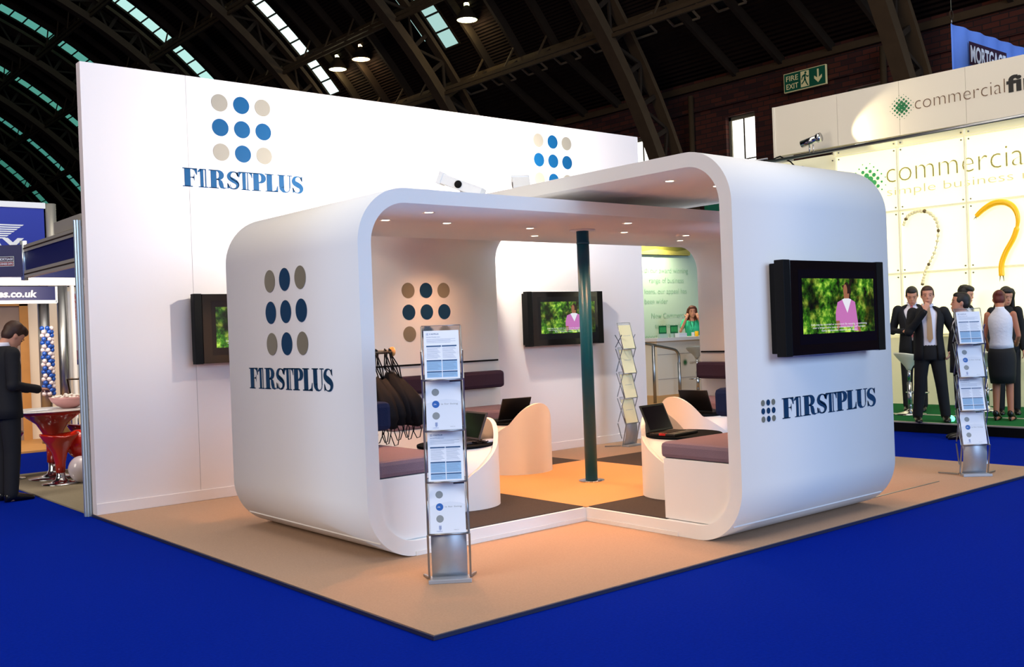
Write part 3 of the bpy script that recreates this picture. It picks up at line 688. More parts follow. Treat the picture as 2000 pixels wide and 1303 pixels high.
# vents under the lower deck
for i in range(9):
    yy=15.1+1.886*i-.9; x0=23.15; 
    fx=lambda x:(p0[2]+(ZE-p0[2])*(x-p0[0])/(XE-p0[0]))-.05
    t=thing('roof_vent','small framed rectangular opening low in the roof, '+['first','second','third','fourth','fifth','sixth','seventh','eighth','ninth'][i]+' from the right','vent',(x0,yy,fx(x0)),0,'small framed roof openings')
    g=MB()
    for (xa,ya,xb,yb_) in ((x0,yy-.55,x0,yy+.55),(x0+.55,yy-.55,x0+.55,yy+.55),(x0,yy-.55,x0+.55,yy-.55),(x0,yy+.55,x0+.55,yy+.55)):
        g.beam((xa,ya,fx(xa)),(xb,yb_,fx(xb)),.06,.06,'vent_frame')
    g.build('frame',t)
    g=MB(); g.add([(x0,yy-.5,fx(x0)+.03),(x0+.55,yy-.5,fx(x0+.55)+.03),(x0+.55,yy+.5,fx(x0+.55)+.03),(x0,yy+.5,fx(x0)+.03)],[(0,1,2,3)],'black_matt'); g.build('grille',t)
# brick side wall with windows
WY=[17.75,22.4,27.2,32,8.3,3.5]  # window centres
WY=sorted([17.75+4.75*k for k in range(-6,16)])
g=MB(); x0=XE; edges=[-20]
for w in WY: edges+=[w-.62,w+.62]
edges.append(105)
for i in range(0,len(edges)-1):
    a,b=edges[i],edges[i+1]
    if i%2==0: g.box(x0,x0+.5,a,b,0,ZE+.2,'brick')
    else: g.box(x0,x0+.5,a,b,0,5.6,'brick'); g.box(x0,x0+.5,a,b,8.75,ZE+.2,'brick')
g.box(x0-.12,x0,-20,105,9.15,9.3,'brick')
struct(g.build('wall_right'))
g=MB(); g.box(x0-.18,x0,-20,105,ZE-.38,ZE-.15,'iron'); struct(g.build('trim_1'))
for i,w in enumerate(WY):
    if w<8 or w>40: continue
    t=bpy.data.objects.new('window_%d'%(i+1),None);COL.objects.link(t);t.location=(x0,w,5.6);t['kind']='structure'
    g=MB(); g.box(x0+.25,x0+.27,w-.62,w+.62,5.6,8.75,'glass_day'); g.build('pane',t)
    g=MB()
    g.box(x0+.18,x0+.26,w-.62,w-.55,5.6,8.75,'stone');g.box(x0+.18,x0+.26,w+.52,w+.62,5.6,8.75,'stone');g.box(x0+.18,x0+.26,w-.62,w+.62,8.62,8.75,'stone')
    g.box(x0+.2,x0+.24,w-.02,w+.02,5.6,8.75,'iron_dark')
    for zz in (6.35,7.2): g.box(x0+.2,x0+.24,w-.55,w+.55,zz-.02,zz+.02,'iron_dark')
    g.build('window_frame',t)
g=MB(); g.tube([(25.9,19.75,0),(25.9,19.75,9.75)],.10,'iron',10); tag(g.build('drainpipe'),'dark vertical pipe against the brick wall behind the booth corner','pipe')
g=MB(); g.tube([(25.9,12.2,0),(25.9,12.2,9.75)],.10,'iron',10); tag(g.build('drainpipe'),'dark vertical pipe left of the blue hanging banner','pipe')
g=MB(); g.box(-60,26.6,104.9,105.2,0,24,'deck'); struct(g.build('wall_back'))
# high bay lamps
for i,(y,x,z,m_,s_) in enumerate([(26.66,21.18,14.0,'lamp_green','near the top edge, brightest'),(36.2,21.05,14.2,'lamp_green','above the white wall, left of the amber one'),(34.2,21.06,14.2,'lamp_amber','amber, hanging just right of its neighbour')]):
    t=thing('high_bay_lamp','high bay lamp hanging from the roof, '+s_,'lamp',(x,y,z-.5),0,'high bay lamps')
    z-=.5
    g=MB(); g.lathe([(.05,.75),(.09,.70),(.10,.52),(.20,.42),(.38,.12),(.42,.02),(.40,0)],(x,y,z),'iron_dark',24,cap=False); g.build('shade',t)
    g=MB(); g.lathe([(.39,.02),(.001,.03)],(x,y,z),m_,24,cap=False); g.lathe([(.101,.56),(.101,.66)],(x,y,z),m_,16,cap=False); g.build('bulb',t)
    g=MB(); g.tube([(x,y,z+.75),(x,y,z+1.8)],.02,'iron_dark',6); g.build('hanger',t)
    l=bpy.data.lights.new('lamp_beam','POINT'); l.energy=50; l.color=(1,.86,.55); l.shadow_soft_size=.3
    o=bpy.data.objects.new('lamp_beam',l);COL.objects.link(o);o.parent=t;o.location=(0,0,-.2)
# fire exit sign
xs=XE-.35; k_=(xs-CAM.x)/(23-CAM.x)
ys0=CAM.y+(12.34-CAM.y)*k_; ys1=CAM.y+(13.765-CAM.y)*k_; zs0=1.5+(8.31-.03-1.5)*k_-.0; zs1=1.5+(8.85-1.5)*k_
zs0=9.0; zs1=9.62
t=thing('exit_sign','green fire exit sign with running figure and down arrow on the brick wall','sign',(xs,ys1,zs0))
g=MB(); g.box(xs,xs+.08,ys0,ys1,zs0,zs1,'exit_cream'); g.build('box',t)
P=pl((xs,ys1,zs0),-Y,Z); W_=ys1-ys0; H_=zs1-zs0
g=MB(); g.rect(.02,W_-.02,.02,H_-.02,P,'exit_green',.003); g.build('face',t)
g=MB(); put_text(g,'FIRE',W_*.06,H_*.57,H_*.27,P,'exit_cream',w=W_*.29,off=.006,bold=.01); put_text(g,'EXIT',W_*.06,H_*.15,H_*.27,P,'exit_cream',w=W_*.29,off=.006,bold=.01)
g.rect(W_*.41,W_*.61,H_*.1,H_*.92,P,'exit_cream',.005)
q=lambda L:[(W_*(.41+.2*u),H_*(.1+.82*v)) for u,v in L]
g.disc(W_*.53,H_*.82,H_*.065,P,'exit_green',.008,16)
for L in ([(.45,.80),(.62,.80),(.60,.45),(.40,.45)],[(.45,.50),(.60,.50),(.40,.30),(.12,.16),(.08,.24),(.30,.36)],[(.45,.50),(.62,.48),(.72,.26),(.92,.05),(.80,.03),(.58,.24)],[(.45,.80),(.5,.68),(.28,.62),(.16,.44),(.08,.5),(.2,.72)],[(.58,.80),(.62,.70),(.78,.56),(.96,.60),(.96,.68),(.80,.66)]): g.poly(q(L),P,'exit_green',.008)
g.poly([(W_*.80,H_*.86),(W_*.84,H_*.86),(W_*.84,H_*.42),(W_*.91,H_*.55),(W_*.91,H_*.40),(W_*.82,H_*.16),(W_*.73,H_*.40),(W_*.73,H_*.55),(W_*.80,H_*.42)],P,'exit_cream',.006)
g.build('lettering',t)
# ------------------------------------------------------------------ neighbouring stand on the right
SX,SZ=9.45,.13
t=thing('stand_stage','low black edged stage with green carpet under the suited visitors','stage',(SX,-3,0))
g=MB(); g.box(SX,18,-3,12.5,.002,SZ-.01,'black_matt'); g.build('riser',t)
g=MB(); g.box(SX+.03,18,-3,12.5,SZ-.01,SZ,'green_carpet'); g.build('carpet',t,'green carpet')
g=MB(); g.box(9.9,18,6.9,12.4,SZ-.002,SZ+.004,'wood_light'); g.build('wood_floor',t,'light wooden floor area')
g=MB(); g.box(SX-.005,SX+.05,-3,12.5,SZ-.012,SZ+.004,'alu'); g.box(SX+.95,SX+1.05,-3,12.5,SZ-.005,SZ+.003,'alu'); g.build('edge_strip',t,'pale metal edge strip')
WX=12.0; py=[5.19-1.045*k for k in range(8)]; pz=[1.2,2.165,3.15,4.15]
t=thing('backlit_wall','glowing wall of square yellow white panels behind the suited visitors','wall',(WX,5.2,SZ))
for i in range(7):
    for j in range(3):
        g=MB(); g.box(WX,WX+.012,py[i+1]+.02,py[i]-.02,pz[j]+.02,pz[j+1]-.02,'commercial_panel'); g.build('backlit_panel',t,bevel=0)
g=MB(); g.box(WX,WX+.012,py[-1],py[0]+.05,4.17,4.29,'commercial_low'); g.box(WX,WX+.02,py[-1],py[0]+1.05,SZ,1.17,'commercial_low'); g.build('lower_panel',t)
g=MB(); g.box(WX+.02,WX+.4,py[-1],py[0]+1.1,SZ,4.2,'commercial_rail'); g.build('light_box',t)
g=MB()
for v in py: g.box(WX-.03,WX-.005,v-.014,v+.014,1.1,4.25,'commercial_rail')
for v in pz: g.box(WX-.03,WX-.004,py[-1],py[0]+.05,v-.012,v+.012,'commercial_rail')
g.build('grid_bar',t)
g=MB()
for v in py[:-1]:
    for w in pz:
        for dy in(-.055,.055):
            for dz in (-.055,.055): g.tube([(WX-.012,v+dy,w+dz),(WX,v+dy,w+dz)],.013,'silver_tip',10)
g.build('stud',t)
P=pl((WX-.014,0,0),-Y,Z)
g=MB()
halftone(g,-4.66,3.64,.62,P,'txt_lgreen',.0)
put_text(g,'commercial',-4.33,3.60,.34,P,'txt_olive',w=2.13,bold=-.020,off=.002); put_text(g,'first',-2.06,3.60,.38,P,'txt_black',w=1.0,bold=.02,off=.002)
put_text(g,'simple business mortgages',-4.33,3.40,.13,P,'txt_pale',w=3.3,bold=-.012,off=.002)
g.build('lettering',t,'large printed name across the panels')
# header
HY0,HZ0,HZ1=6.30,4.31,5.15
t=thing('header_board','long cream header board lettered above the glowing wall','header',(WX,HY0,HZ0))
hb=[HY0,5.105,4.06,3.04,2.0,.95,-.1,-1.15]
g=MB()
for i in range(7): g.box(WX-.06,WX+.06,hb[i+1]+.002,hb[i]-.002,HZ0,HZ1-.0,'commercial_white')
g.build('board',t)
P=pl((WX-.062,0,0),-Y,Z)
g=MB(); halftone(g,-4.02,4.74,.37,P,'txt_green',.001); put_text(g,'commercial',-3.81,4.66,.21,P,'txt_brown',w=1.33,bold=-.019); put_text(g,'first',-2.46,4.66,.22,P,'txt_black',w=.72,bold=.035); g.build('lettering',t,'halftone dot emblem and company name')
g=MB(); g.box(WX-.07,WX+.5,HY0-.04,HY0,SZ,HZ1,'commercial_white'); g.build('side_panel',t)
for t in [o for o in bpy.data.objects if o.get('category') and o.parent is None and o.name.split('.')[0] in ('backlit_wall','header_board')]:
    pv=Vector((WX,4.3,0)); Rz=Matrix.Rotation(math.radians(3.5),3,'Z'); t.location=pv+Rz@(t.location-pv); t.rotation_euler=(0,0,math.radians(3.5))
# lighting bar with spots
t=thing('lighting_bar','slim metal lighting bar running below the cream header board','bar',(11.5,7.2,4.28))
g=MB(); g.tube([(11.5,7.6,4.18),(11.5,-1,4.18)],.028,'steel',12); g.tube([(11.5,7.6,4.27),(11.5,6.2,4.24)],.016,'steel',10); g.build('bar',t)
def spot(y,lab):
    t=thing('spot_lamp',lab,'lamp',(11.5,y,4.21),0,'spots on the lighting bar')
    g=MB(); g.tube([(11.5,y,4.21),(11.5,y,4.33)],.012,'chrome',8); g.tube([(11.5,y-.07,4.21),(11.5,y-.07,4.33)],.01,'chrome',8); g.build('bracket',t)
    g=MB(); g.tube([(11.46,y+.12,4.36),(11.5,y-.16,4.42)],.06,'chrome',16); g.tube([(11.5,y-.15,4.42),(11.505,y-.21,4.43)],.075,'chrome',16); g.build('housing',t)
    l=bpy.data.lights.new('spot_beam','SPOT'); l.energy=60; l.color=(1,.85,.55); l.spot_size=math.radians(60); l.spot_blend=.6
    o=bpy.data.objects.new('spot_beam',l);COL.objects.link(o);o.parent=t;o.location=(0,-.25,.23); o.rotation_euler=Vector((.45,-.85,.12)).to_track_quat('-Z','Y').to_euler()
spot(5.38,'chrome spot lamp on the lighting bar above the booth roof')
t=thing('spot_lamp','dark cluster of lamp and cable hanging under the left end of the lighting bar','lamp',(11.5,6.0,4.1),0,'spots on the lighting bar')
g=MB(); g.tube([(11.5,6.1,4.18),(11.5,6.05,4.02)],.014,'chrome',8); g.tube([(11.5,6.05,3.98),(11.45,5.85,3.93)],.07,'chrome',16); g.build('housing',t)
g=MB(); g.tube([(11.5,6.15,4.2),(11.5,5.95,4.24),(11.5,5.75,4.12),(11.5,5.62,3.98)],.012,'black_matt',8); g.tube([(11.5,5.75,4.0),(11.47,5.5,3.96)],.05,'black_matt',12); g.build('cable',t)
# question marks hanging in front of the panels
def spline(P_,n=10):
    out=[]
    for i in range(len(P_)-1):
        p0=P_[max(i-1,0)];p1=P_[i];p2=P_[i+1];p3=P_[min(i+2,len(P_)-1)]
        for k in range(n):
            u=k/n; out.append(tuple(.5*((2*p1[j])+(-p0[j]+p2[j])*u+(2*p0[j]-5*p1[j]+4*p2[j]-p3[j])*u*u+(-p0[j]+3*p1[j]-3*p2[j]+p3[j])*u**3) for j in range(len(p1))))
    out.append(tuple(P_[-1]));return out
xq=WX-.09
t=thing('hook_figure','curved yellow question mark shaped tube fixed on the glowing panels','figure',(xq,2.6,2.0))
q=spline([(xq,2.94,2.93),(xq,2.83,3.02),(xq,2.68,3.09),(xq,2.52,3.08),(xq,2.40,2.98),(xq,2.36,2.80),(xq,2.42,2.58),(xq,2.54,2.37),(xq,2.605,2.20),(xq,2.61,2.03)])
n=len(q); g=MB(); g.tube(q,[.018+.027*math.sin(PI*min(1,.15+i/n*1.3)) if i<n*.6 else .034+.006*(i/n) for i in range(n)],'yellow_plastic',14); g.build('tube',t)
g=MB()
for s_ in(-1,1):
    g.tube([(xq,2.94,2.93),(xq,2.96+.02*s_,2.885)],[.01,.003],'silver_tip',8); g.tube([(xq,2.61+.02*s_,2.03),(xq,2.61+.03*s_,1.95)],[.01,.003],'silver_tip',8)
g.build('prong',t)
t=thing('bristle_figure','question mark made of pale bottle brush tufts on the glowing panels','figure',(xq,3.7,2.0))
q=spline([(xq,4.04,2.92),(xq,3.99,3.02),(xq,3.90,3.08),(xq,3.78,3.10),(xq,3.66,3.07),(xq,3.56,2.98),(xq,3.51,2.84),(xq,3.52,2.66),(xq,3.58,2.44),(xq,3.66,2.30),(xq,3.72,2.18),(xq,3.76,2.06),(xq,3.78,1.98)],5)
g=MB(); rnd=random.Random(3)
for i,p in enumerate(q):
    r=.030 if 2<i<34 and not 26<i<40 else .026; m_='bristle_dark' if i%7 in (4,) else 'bristle'
    (g.ball(p,(r,r*(.8+.4*rnd.random()),r*(.8+.4*rnd.random())),m_,6,8) if i%2==0 else None)
g.build('tufts',t)
g=MB(); g.tube(q,.006,'silver_tip',8); g.build('wire',t)
for t in [o for o in bpy.data.objects if o.name in ('hook_figure','bristle_figure')]:
    pv=Vector((WX,4.3,0)); Rz=Matrix.Rotation(math.radians(3.5),3,'Z'); t.location=pv+Rz@(t.location-pv); t.rotation_euler=(0,0,math.radians(3.5))
# bar stools
def barstool(x,y,z,rz,lab,m='stool_seat',h=.78):
    t=thing('bar_stool',lab,'stool',(x,y,z),rz,'bar stools on the green stage')
    g=MB(); R=[]
    for (r,zz) in ((.03,h-.16),(.05,h-.12),(.09,h-.07),(.16,h-.02),(.20,h+.03),(.205,h+.05),(.19,h+.035),(.10,h-.0),(.01,h-.01)):
        R.append([(r*math.cos(a),r*math.sin(a)*.92,zz+(.04*max(0,math.sin(a)) if r>.15 else 0)) for a in [2*PI*k/24 for k in range(24)]])
    g.rings(R,m); g.build('seat',t,world=False)
    g=MB(); g.tube([(0,0,.02),(0,0,.45)],.03,'chrome',14); g.tube([(0,0,.45),(0,0,h-.13)],.022,'chrome',14); g.build('pole',t,world=False)
    g=MB(); g.tube([(.0,-.02,.30),(.14,-.06,.30),(.17,-.16,.30),(.1,-.24,.30),(-.1,-.24,.30),(-.17,-.16,.30),(-.14,-.06,.30),(0,-.02,.30)],.010,'chrome',8); g.build('footrest',t,world=False)
    g=MB(); g.lathe([(.21,.0),(.21,.012),(.12,.03),(.04,.06),(.03,.08)],(0,0,0),'chrome',32); g.build('base',t,world=False)
    return t
barstool(10.4,3.2,SZ,1.2,'pale bar stool on the green stage in front of the man with the phone')
barstool(11.3,2.55,SZ,.4,'pale bar stool beside the woman in the white blouse')
barstool(12.42,8.65,SZ,2.2,'grey bar stool at the white counter seen through the booth','stool_grey',.86)
barstool(10.35,8.9,SZ,1.2,'grey bar stool cut off by the white wall, seen behind the handrail','stool_grey',.80)
# reception area seen through the booth
t=thing('reception_counter','white reception counter with a small green emblem seen through the booth','counter',(11.95,9.2,SZ))
g=MB(); g.box(11.9,14.2,9.2,9.8,SZ,1.19,'commercial_white'); g.box(11.898,14.2,9.19,9.2,.93,.935,'seam'); g.box(11.898,14.2,9.19,9.2,.45,.455,'seam'); g.build('body',t)
g=MB(); g.box(11.8,14.25,9.1,9.9,1.19,1.25,'base_white'); g.build('worktop',t)
P=pl((0,9.189,0),X,Z); g=MB(); halftone(g,12.70,.745,.17,P,'txt_green'); put_text(g,'commercial',12.84,.71,.06,P,'txt_brown',bold=-.01,w=.5); g.build('emblem',t)
for i,(xx,s_) in enumerate(((12.34,'left'),(12.68,'right'))):
    t=thing('leaflet_holder','clear holder with green leaflets on the white counter, %s one'%s_,'holder',(xx,9.42,1.25),0,'leaflet holders on the counter')
    g=MB(); g.box(xx-.12,xx+.12,9.40,9.46,1.25,1.33,'glass_green'); g.build('holder',t)
    g=MB(); g.box(xx-.105,xx+.105,9.42,9.44,1.255,1.49,'txt_green'); 
    for k in range(5): g.box(xx-.09+.038*k,xx-.07+.038*k,9.417,9.42,1.36,1.46,'txt_lgreen')
    g.build('leaflet',t)
g=MB(); g.box(12.62,12.86,9.25,9.36,1.25,1.33,'paper'); tag(g.build('card_box',bevel=.005),'small white box of cards on the counter before the right leaflet holder','box')
g=MB(); g.lathe([(.035,0),(.04,.10),(.032,.105)],(13.22,9.3,1.25),'yellow_plastic',18); tag(g.build('drinking_cup'),'yellow cup on the white counter beside the woman in green','cup')
t=thing('lettered_wall','pale green lettered glass wall behind the woman in green','wall',(13,11,SZ))
g=MB(); g.box(10.5,18.5,11.0,11.1,SZ,3.6,'glass_green'); g.build('panel',t)
P=pl((0,10.995,0),X,Z)
g=MB()
for s_,zz,xr in (('With our award winning',2.66,15.02),('range of business',2.44,14.86),('loans, our appeal has',2.20,14.95),('never been wider',1.98,14.30),('Now Commercial First',1.66,15.3),('sees new windows of',1.44,15.3),('opportunity',1.20,14.25)):
    put_text(g,s_,xr,zz,.115,P,'txt_glass',align='r',bold=-.012)
g.build('lettering',t,'pale green printed sentences')
t=thing('picture_panel','landscape picture panel high on the lettered glass wall','picture',(13.3,10.95,3.05))
g=MB(); g.box(12.5,15.05,10.93,10.985,3.06,3.75,'txt_olive'); g.build('board',t)
M('hill_print',(128,124,48),.6,var=.7,vscale=2.5)
P=pl((0,10.928,0),X,Z); g=MB(); g.rect(12.52,15.03,3.09,3.74,P,'hill_print',.0); g.poly([(13.3,3.09),(13.9,3.18),(14.6,3.14),(15.03,3.2),(15.03,3.09)],P,'txt_olive',.001); put_text(g,'city',13.35,3.26,.10,P,'txt_black',w=.3); g.build('print',t)
g=MB(); g.box(15.7,17.5,10.9,11.0,3.6,4.45,'exit_green'); tag(g.build('header_board'),'dark green board glimpsed under the taller booth ceiling','header')
t=thing('handrail','grey tubular handrail with two posts seen through the booth','handrail',(10.4,8,SZ))
g=MB(); g.tube(spline([(9.6,8,1.30),(10.22,8,1.20),(10.93,8,1.075),(11.08,8,1.03),(11.14,8,.94),(11.14,8,.8)],5),.024,'steel',12); g.build('rail',t)
for xx,zt in ((10.47,1.16),(11.14,.82)):
    g=MB(); g.tube([(xx,8,SZ),(xx,8,zt)],.028,'steel',12); g.build('post',t)
l=bpy.data.lights.new('reception_light','SPOT'); l.energy=260; l.color=(1,.92,.65); l.spot_size=2.2; l.spot_blend=1
o=bpy.data.objects.new('reception_light',l);COL.objects.link(o);o.location=(13.7,10.3,3.6); o.rotation_euler=Vector((0.0,.45,-.9)).to_track_quat('-Z','Y').to_euler()
# banners
t=thing('hanging_banner','blue hanging fabric banner with a dark MORTGAGE label above the header board','banner',(14,4.2,6.4))
g=MB(); g.add([(14+.1*i+0,4.2+.02*math.sin(i*1.1),z) for z in (5.2,6.42) for i in range(40)],[(i,i+1,40+i+1,40+i) for i in range(39)],'banner_blue',True); g.build('cloth',t,solid=.004)
P=pl((0,4.165,0),X,Z)
g=MB(); g.rect(14.55,15.98,5.80,6.20,P,'banner_dark',0); g.rect(14.55,15.98,5.40,5.77,P,'banner_red',0); put_text(g,'MORTGAGE',14.60,5.86,.27,P,'banner_text',w=1.34,bold=.03); put_text(g,'BUSINESS EXPO',14.60,5.47,.24,P,'banner_text',w=1.34,bold=.03); g.build('label',t,'dark and red printed label')
g=MB(); g.tube([(14.03,4.2,6.42),(14.03,4.2,6.5)],.01,'steel',8); g.tube([(14.03+.055*math.cos(a),4.2,6.57+.07*math.sin(a)) for a in [2*PI*k/16 for k in range(16)]],.012,'iron_dark',8,closed=True); g.tube([(14.03,4.2,6.64),(14.03,4.2,14)],.008,'steel',6); g.build('cord',t)
t=thing('lit_box_sign','glowing yellow box sign lettered O at the upper right edge','sign',(14,2.9,6.2))
g=MB(); g.box(14.0,14.6,1.6,2.93,5.75,6.3,'yellow_sign'); g.build('box',t)
P=pl((13.996,0,0),-Y,Z); g=MB()
pts=[(-2.86+.045*math.cos(a),6.0+.10*math.sin(a)) for a in [2*PI*k/24 for k in range(25)]]
for i in range(24): g.poly([pts[i],pts[i+1],(-2.86+(pts[i+1][0]+2.86)*.7,6+(pts[i+1][1]-6)*.8),(-2.86+(pts[i][0]+2.86)*.7,6+(pts[i][1]-6)*.8)],P,'sign_dark')
g.build('lettering',t)
g=MB(); g.ball((9.78,2.31,SZ+.03),(.05,.05,.045),'green_light',8,12); tag(g.build('floor_light'),'small glowing green light at the feet of the suited men','light')
# ------------------------------------------------------------------ neighbouring stand on the left
g=MB(); g.box(0,8,5.28,8.95,.002,.015,'grey_carpet'); tag(g.build('carpet'),'grey beige carpet of the stand with red stools','carpet')
g=MB(); g.box(-.5,10,11.6,14.5,.002,.03,'wood_light'); tag(g.build('stand_floor'),'light wooden floor of the stand far behind the red stools','floor panel')
t=thing('shell_post','ribbed aluminium stand post beside the left end of the white wall','post',(0,5.22,0))
g=MB(); g.lathe([(.026,0.002),(.026,2.62)],(-.02,5.225,0),'alu',8,smooth=False); g.build('core',t)
g=MB()
for k in range(8):
    a=PI/8+k*PI/4; g.beam((-.02+.03*math.cos(a),5.225+.03*math.sin(a),.002),(-.02+.03*math.cos(a),5.225+.03*math.sin(a),2.62),.010,.010,'alu_bright')
g.build('rib',t)
t=thing('shell_fascia','blue fascia between two metal beams leading back from the ribbed post','fascia',(0,5.3,2.26))
g=MB(); g.box(-.015,.02,5.27,6.97,2.29,2.53,'navy_panel'); g.build('panel',t,'dark blue infill panel')
g=MB()
for z in (2.26,2.52): g.box(-.03,.03,5.25,6.99,z-.035,z+.035,'alu'); g.box(-.034,-.03,5.25,6.99,z-.008,z+.004,'iron_dark')
g.box(.0,.05,5.2,6.0,2.57,2.68,'alu'); g.build('beam',t)
g=MB(); g.tube([(-.02,6.99,2.20),(-.02,6.99,2.60)],.035,'alu_bright',12); g.build('corner_post',t)
t=thing('corner_sign','dark blue corner sign with a small MORTGAGE label at the left edge','sign',(-.4,6.97,2.24))
ex_=Vector((math.cos(D(-38)),math.sin(D(-38)),0)); P=pl(Vector((-.03,6.95,2.24))-ex_*.8,ex_,Z)
g=MB(); g.prism([(0,0),(.78,0),(.78,.32),(0,.32)],P,'navy_panel',-.03); g.build('board',t)
g=MB(); g.rect(.54,.70,.105,.205,P,'alu_bright',.002); g.rect(.545,.695,.155,.20,P,'banner_dark',.003); g.rect(.545,.695,.110,.150,P,'banner_red',.003)
put_text(g,'MORTGAGE',.55,.165,.024,P,'banner_text',w=.14,bold=.02,off=.005); put_text(g,'BUSINESS EXPO',.55,.12,.02,P,'banner_text',w=.14,bold=.02,off=.005); g.build('label',t)
t=thing('tower_sign','tall royal blue sign with white stripes and letters AX beyond the fascia','sign',(1,15,2.6))
g=MB(); g.box(-1.5,2.38,15,15.1,2.75,4.02,'royal_blue'); g.build('board',t)
g=MB(); g.box(-1.5,2.4,14.97,15.1,3.98,4.08,'white_sign'); g.build('top_rail',t)
g=MB(); g.tube([(2.50,15.02,2.3),(2.50,15.02,4.07)],.09,'alu',16); g.build('post',t)
P=pl((0,14.995,0),X,Z); g=MB()
for k in range(7):
    z=3.68-.038*k; g.poly([(.2,z-.022),(2.04-.05*k-.03,z-.022),(2.04-.05*k,z),(.2,z)],P,'white_sign')
put_text(g,'RE/MAX',2.04,3.20,.23,P,'white_sign',bold=.05,align='r',w=1.5); g.build('lettering',t)
t=thing('stand_header','blue header strip with the handwritten web address ending ies.co.uk','header',(0,12.5,2.2))
g=MB(); g.box(-1,2.36,12.5,12.6,2.59,2.80,'navy_panel'); g.build('upper_board',t)
g=MB(); g.box(-1,2.36,12.48,12.6,2.47,2.59,'white_sign'); g.build('rail',t)
g=MB(); g.box(-1,1.80,12.44,12.5,2.24,2.45,'navy_panel'); g.build('lower_board',t)
g=MB(); g.box(-1,1.82,12.43,12.5,2.19,2.24,'white_sign'); g.box(1.80,1.83,12.43,12.5,2.2,2.45,'white_sign'); g.build('lower_rail',t)
P=pl((0,12.437,0),X,Z); g=MB(); put_text(g,'companies.co.uk',1.53,2.29,.10,P,'white_sign',bold=.03,align='r',shear=.12,w=1.1); g.build('lettering',t)
# back walls of that stand
t=thing('partition_wall','warm lit partition with a wooden framed grey door behind the standing man','wall',(0,13.6,.03))
g=MB(); g.box(-3,2.7,13.6,13.7,.03,2.5,'lit_wall'); g.build('panel',t)
g=MB(); g.box(-.6,1.55,13.56,13.6,.03,2.2,'wood_panel'); g.build('door_leaf',t)
g=MB(); g.box(1.55,1.68,13.54,13.6,.03,2.28,'wood_light'); g.box(-.6,1.68,13.54,13.6,2.2,2.32,'wood_light'); g.build('door_frame',t)
g=MB(); g.box(.6,.68,13.4,13.598,2.33,2.42,'lamp_hot'); tag(g.build('strip_light'),'small glowing lamp under the blue header above the man','lamp')
t=thing('round_pillar','grey metal pillar wrapped behind the blue and white balloons','pillar',(1.665,12.6,.03))
g=MB(); g.tube([(1.665,12.62,.03),(1.665,12.62,2.2)],.085,'steel',20); g.build('shaft',t)
t=thing('round_pillar','second grey pillar between the balloons and the poster wall','pillar',(1.95,12.55,.03))
g=MB(); g.tube([(1.93,12.56,.03),(1.93,12.56,2.47)],.08,'steel',20); g.build('shaft',t)
g=MB(); g.box(2.06,2.10,12.5,12.6,.03,2.47,'white_sign'); tag(g.build('upright'),'pale upright frame strip at the edge of the poster wall','frame')
t=thing('balloon_column','column of small blue and white balloons tied round the grey pillar','balloons',(1.665,12.45,.8))
rnd=random.Random(5); n=0
for lv in range(19):
    for k in range(3):
        a=-PI/2+(k-1)*1.15+(.4 if lv%2 else 0); z=.80+.056*lv
        white=((lv+k*1)//2)%2==0
        g=MB(); g.ball((1.665+.075*math.cos(a),12.50+.055*math.sin(a),z),(.036,.036,.036),'balloon_white' if white else 'balloon_blue',8,10); g.build('balloon',t)
t=thing('poster_wall','white panel with a framed pink and blue poster left of the post','wall',(2.1,12.9,.03))
g=MB(); g.box(2.0,3.6,12.9,13.0,.03,2.47,'lit_wall'); g.build('panel',t)
g=MB(); g.box(2.10,2.75,12.87,12.90,1.02,2.40,'white_sign'); g.build('poster_frame',t)
P=pl((0,12.868,0),X,Z); g=MB()
g.rect(2.17,2.68,1.93,2.36,P,'poster_pink'); g.rect(2.17,2.68,1.45,1.93,P,'poster_lilac'); g.rect(2.17,2.68,1.30,1.45,P,'poster_plum'); g.rect(2.17,2.68,1.22,1.30,P,'poster_navy')
put_text(g,'SPEND LESS',2.20,2.28,.045,P,'red_plastic',w=.42,bold=.02); put_text(g,'VISIT US',2.20,2.20,.045,P,'red_plastic',w=.36,bold=.02)
for k in range(4): put_text(g,['The easy way to','finance your next','project with clear','advice for all'][k],2.20,2.12-.05*k,.025,P,'red_plastic',w=.36)
g.build('poster',t)
# red tulip table and stools
t=thing('tulip_table','glossy red tulip table holding the bowl of sweets','table',(.52,8.2,.015))
zt=.80
g=MB(); g.lathe([(.48,zt-.012),(.50,zt-.006),(.50,zt),(.48,zt+.004)],(.52,8.2,0),'table_top',48); g.build('tabletop',t)
g=MB(); g.lathe([(.07,.20),(.07,.40),(.10,.52),(.17,.64),(.30,.74),(.46,zt-.013)],(.52,8.2,0),'red_gloss',40); g.build('pedestal',t)
g=MB(); g.lathe([(.27,.016),(.27,.025),(.16,.04),(.08,.07),(.055,.12),(.055,.21)],(.52,8.2,0),'chrome',40); g.build('base',t)
def redstool(x,y,lab,h=.52):
    t=thing('tulip_stool',lab,'stool',(x,y,.015),0,'red tulip stools')
    g=MB(); R=[]
    for r,z in ((.05,.14),(.055,.25),(.08,.36),(.14,h-.07),(.20,h-.01),(.20,h+.01),(.12,h-.01),(.01,h-.015)):
        R.append([(x+r*math.cos(a),y+r*math.sin(a),z+(.03*abs(math.cos(a)) if r>.15 else 0)) for a in [2*PI*k/28 for k in range(28)]])
    g.rings(R,'red_gloss'); g.build('seat',t)
    g=MB(); g.lathe([(.20,.016),(.20,.024),(.12,.035),(.06,.06),(.045,.10),(.045,.15)],(x,y,0),'chrome',36); g.build('base',t)
redstool(.43,7.62,'red tulip stool with chrome base in front of the red table',.53)
redstool(.10,8.55,'red tulip stool half hidden behind the standing man',.52)
redstool(.98,8.55,'red tulip stool behind the white wall edge by the balloons',.55)
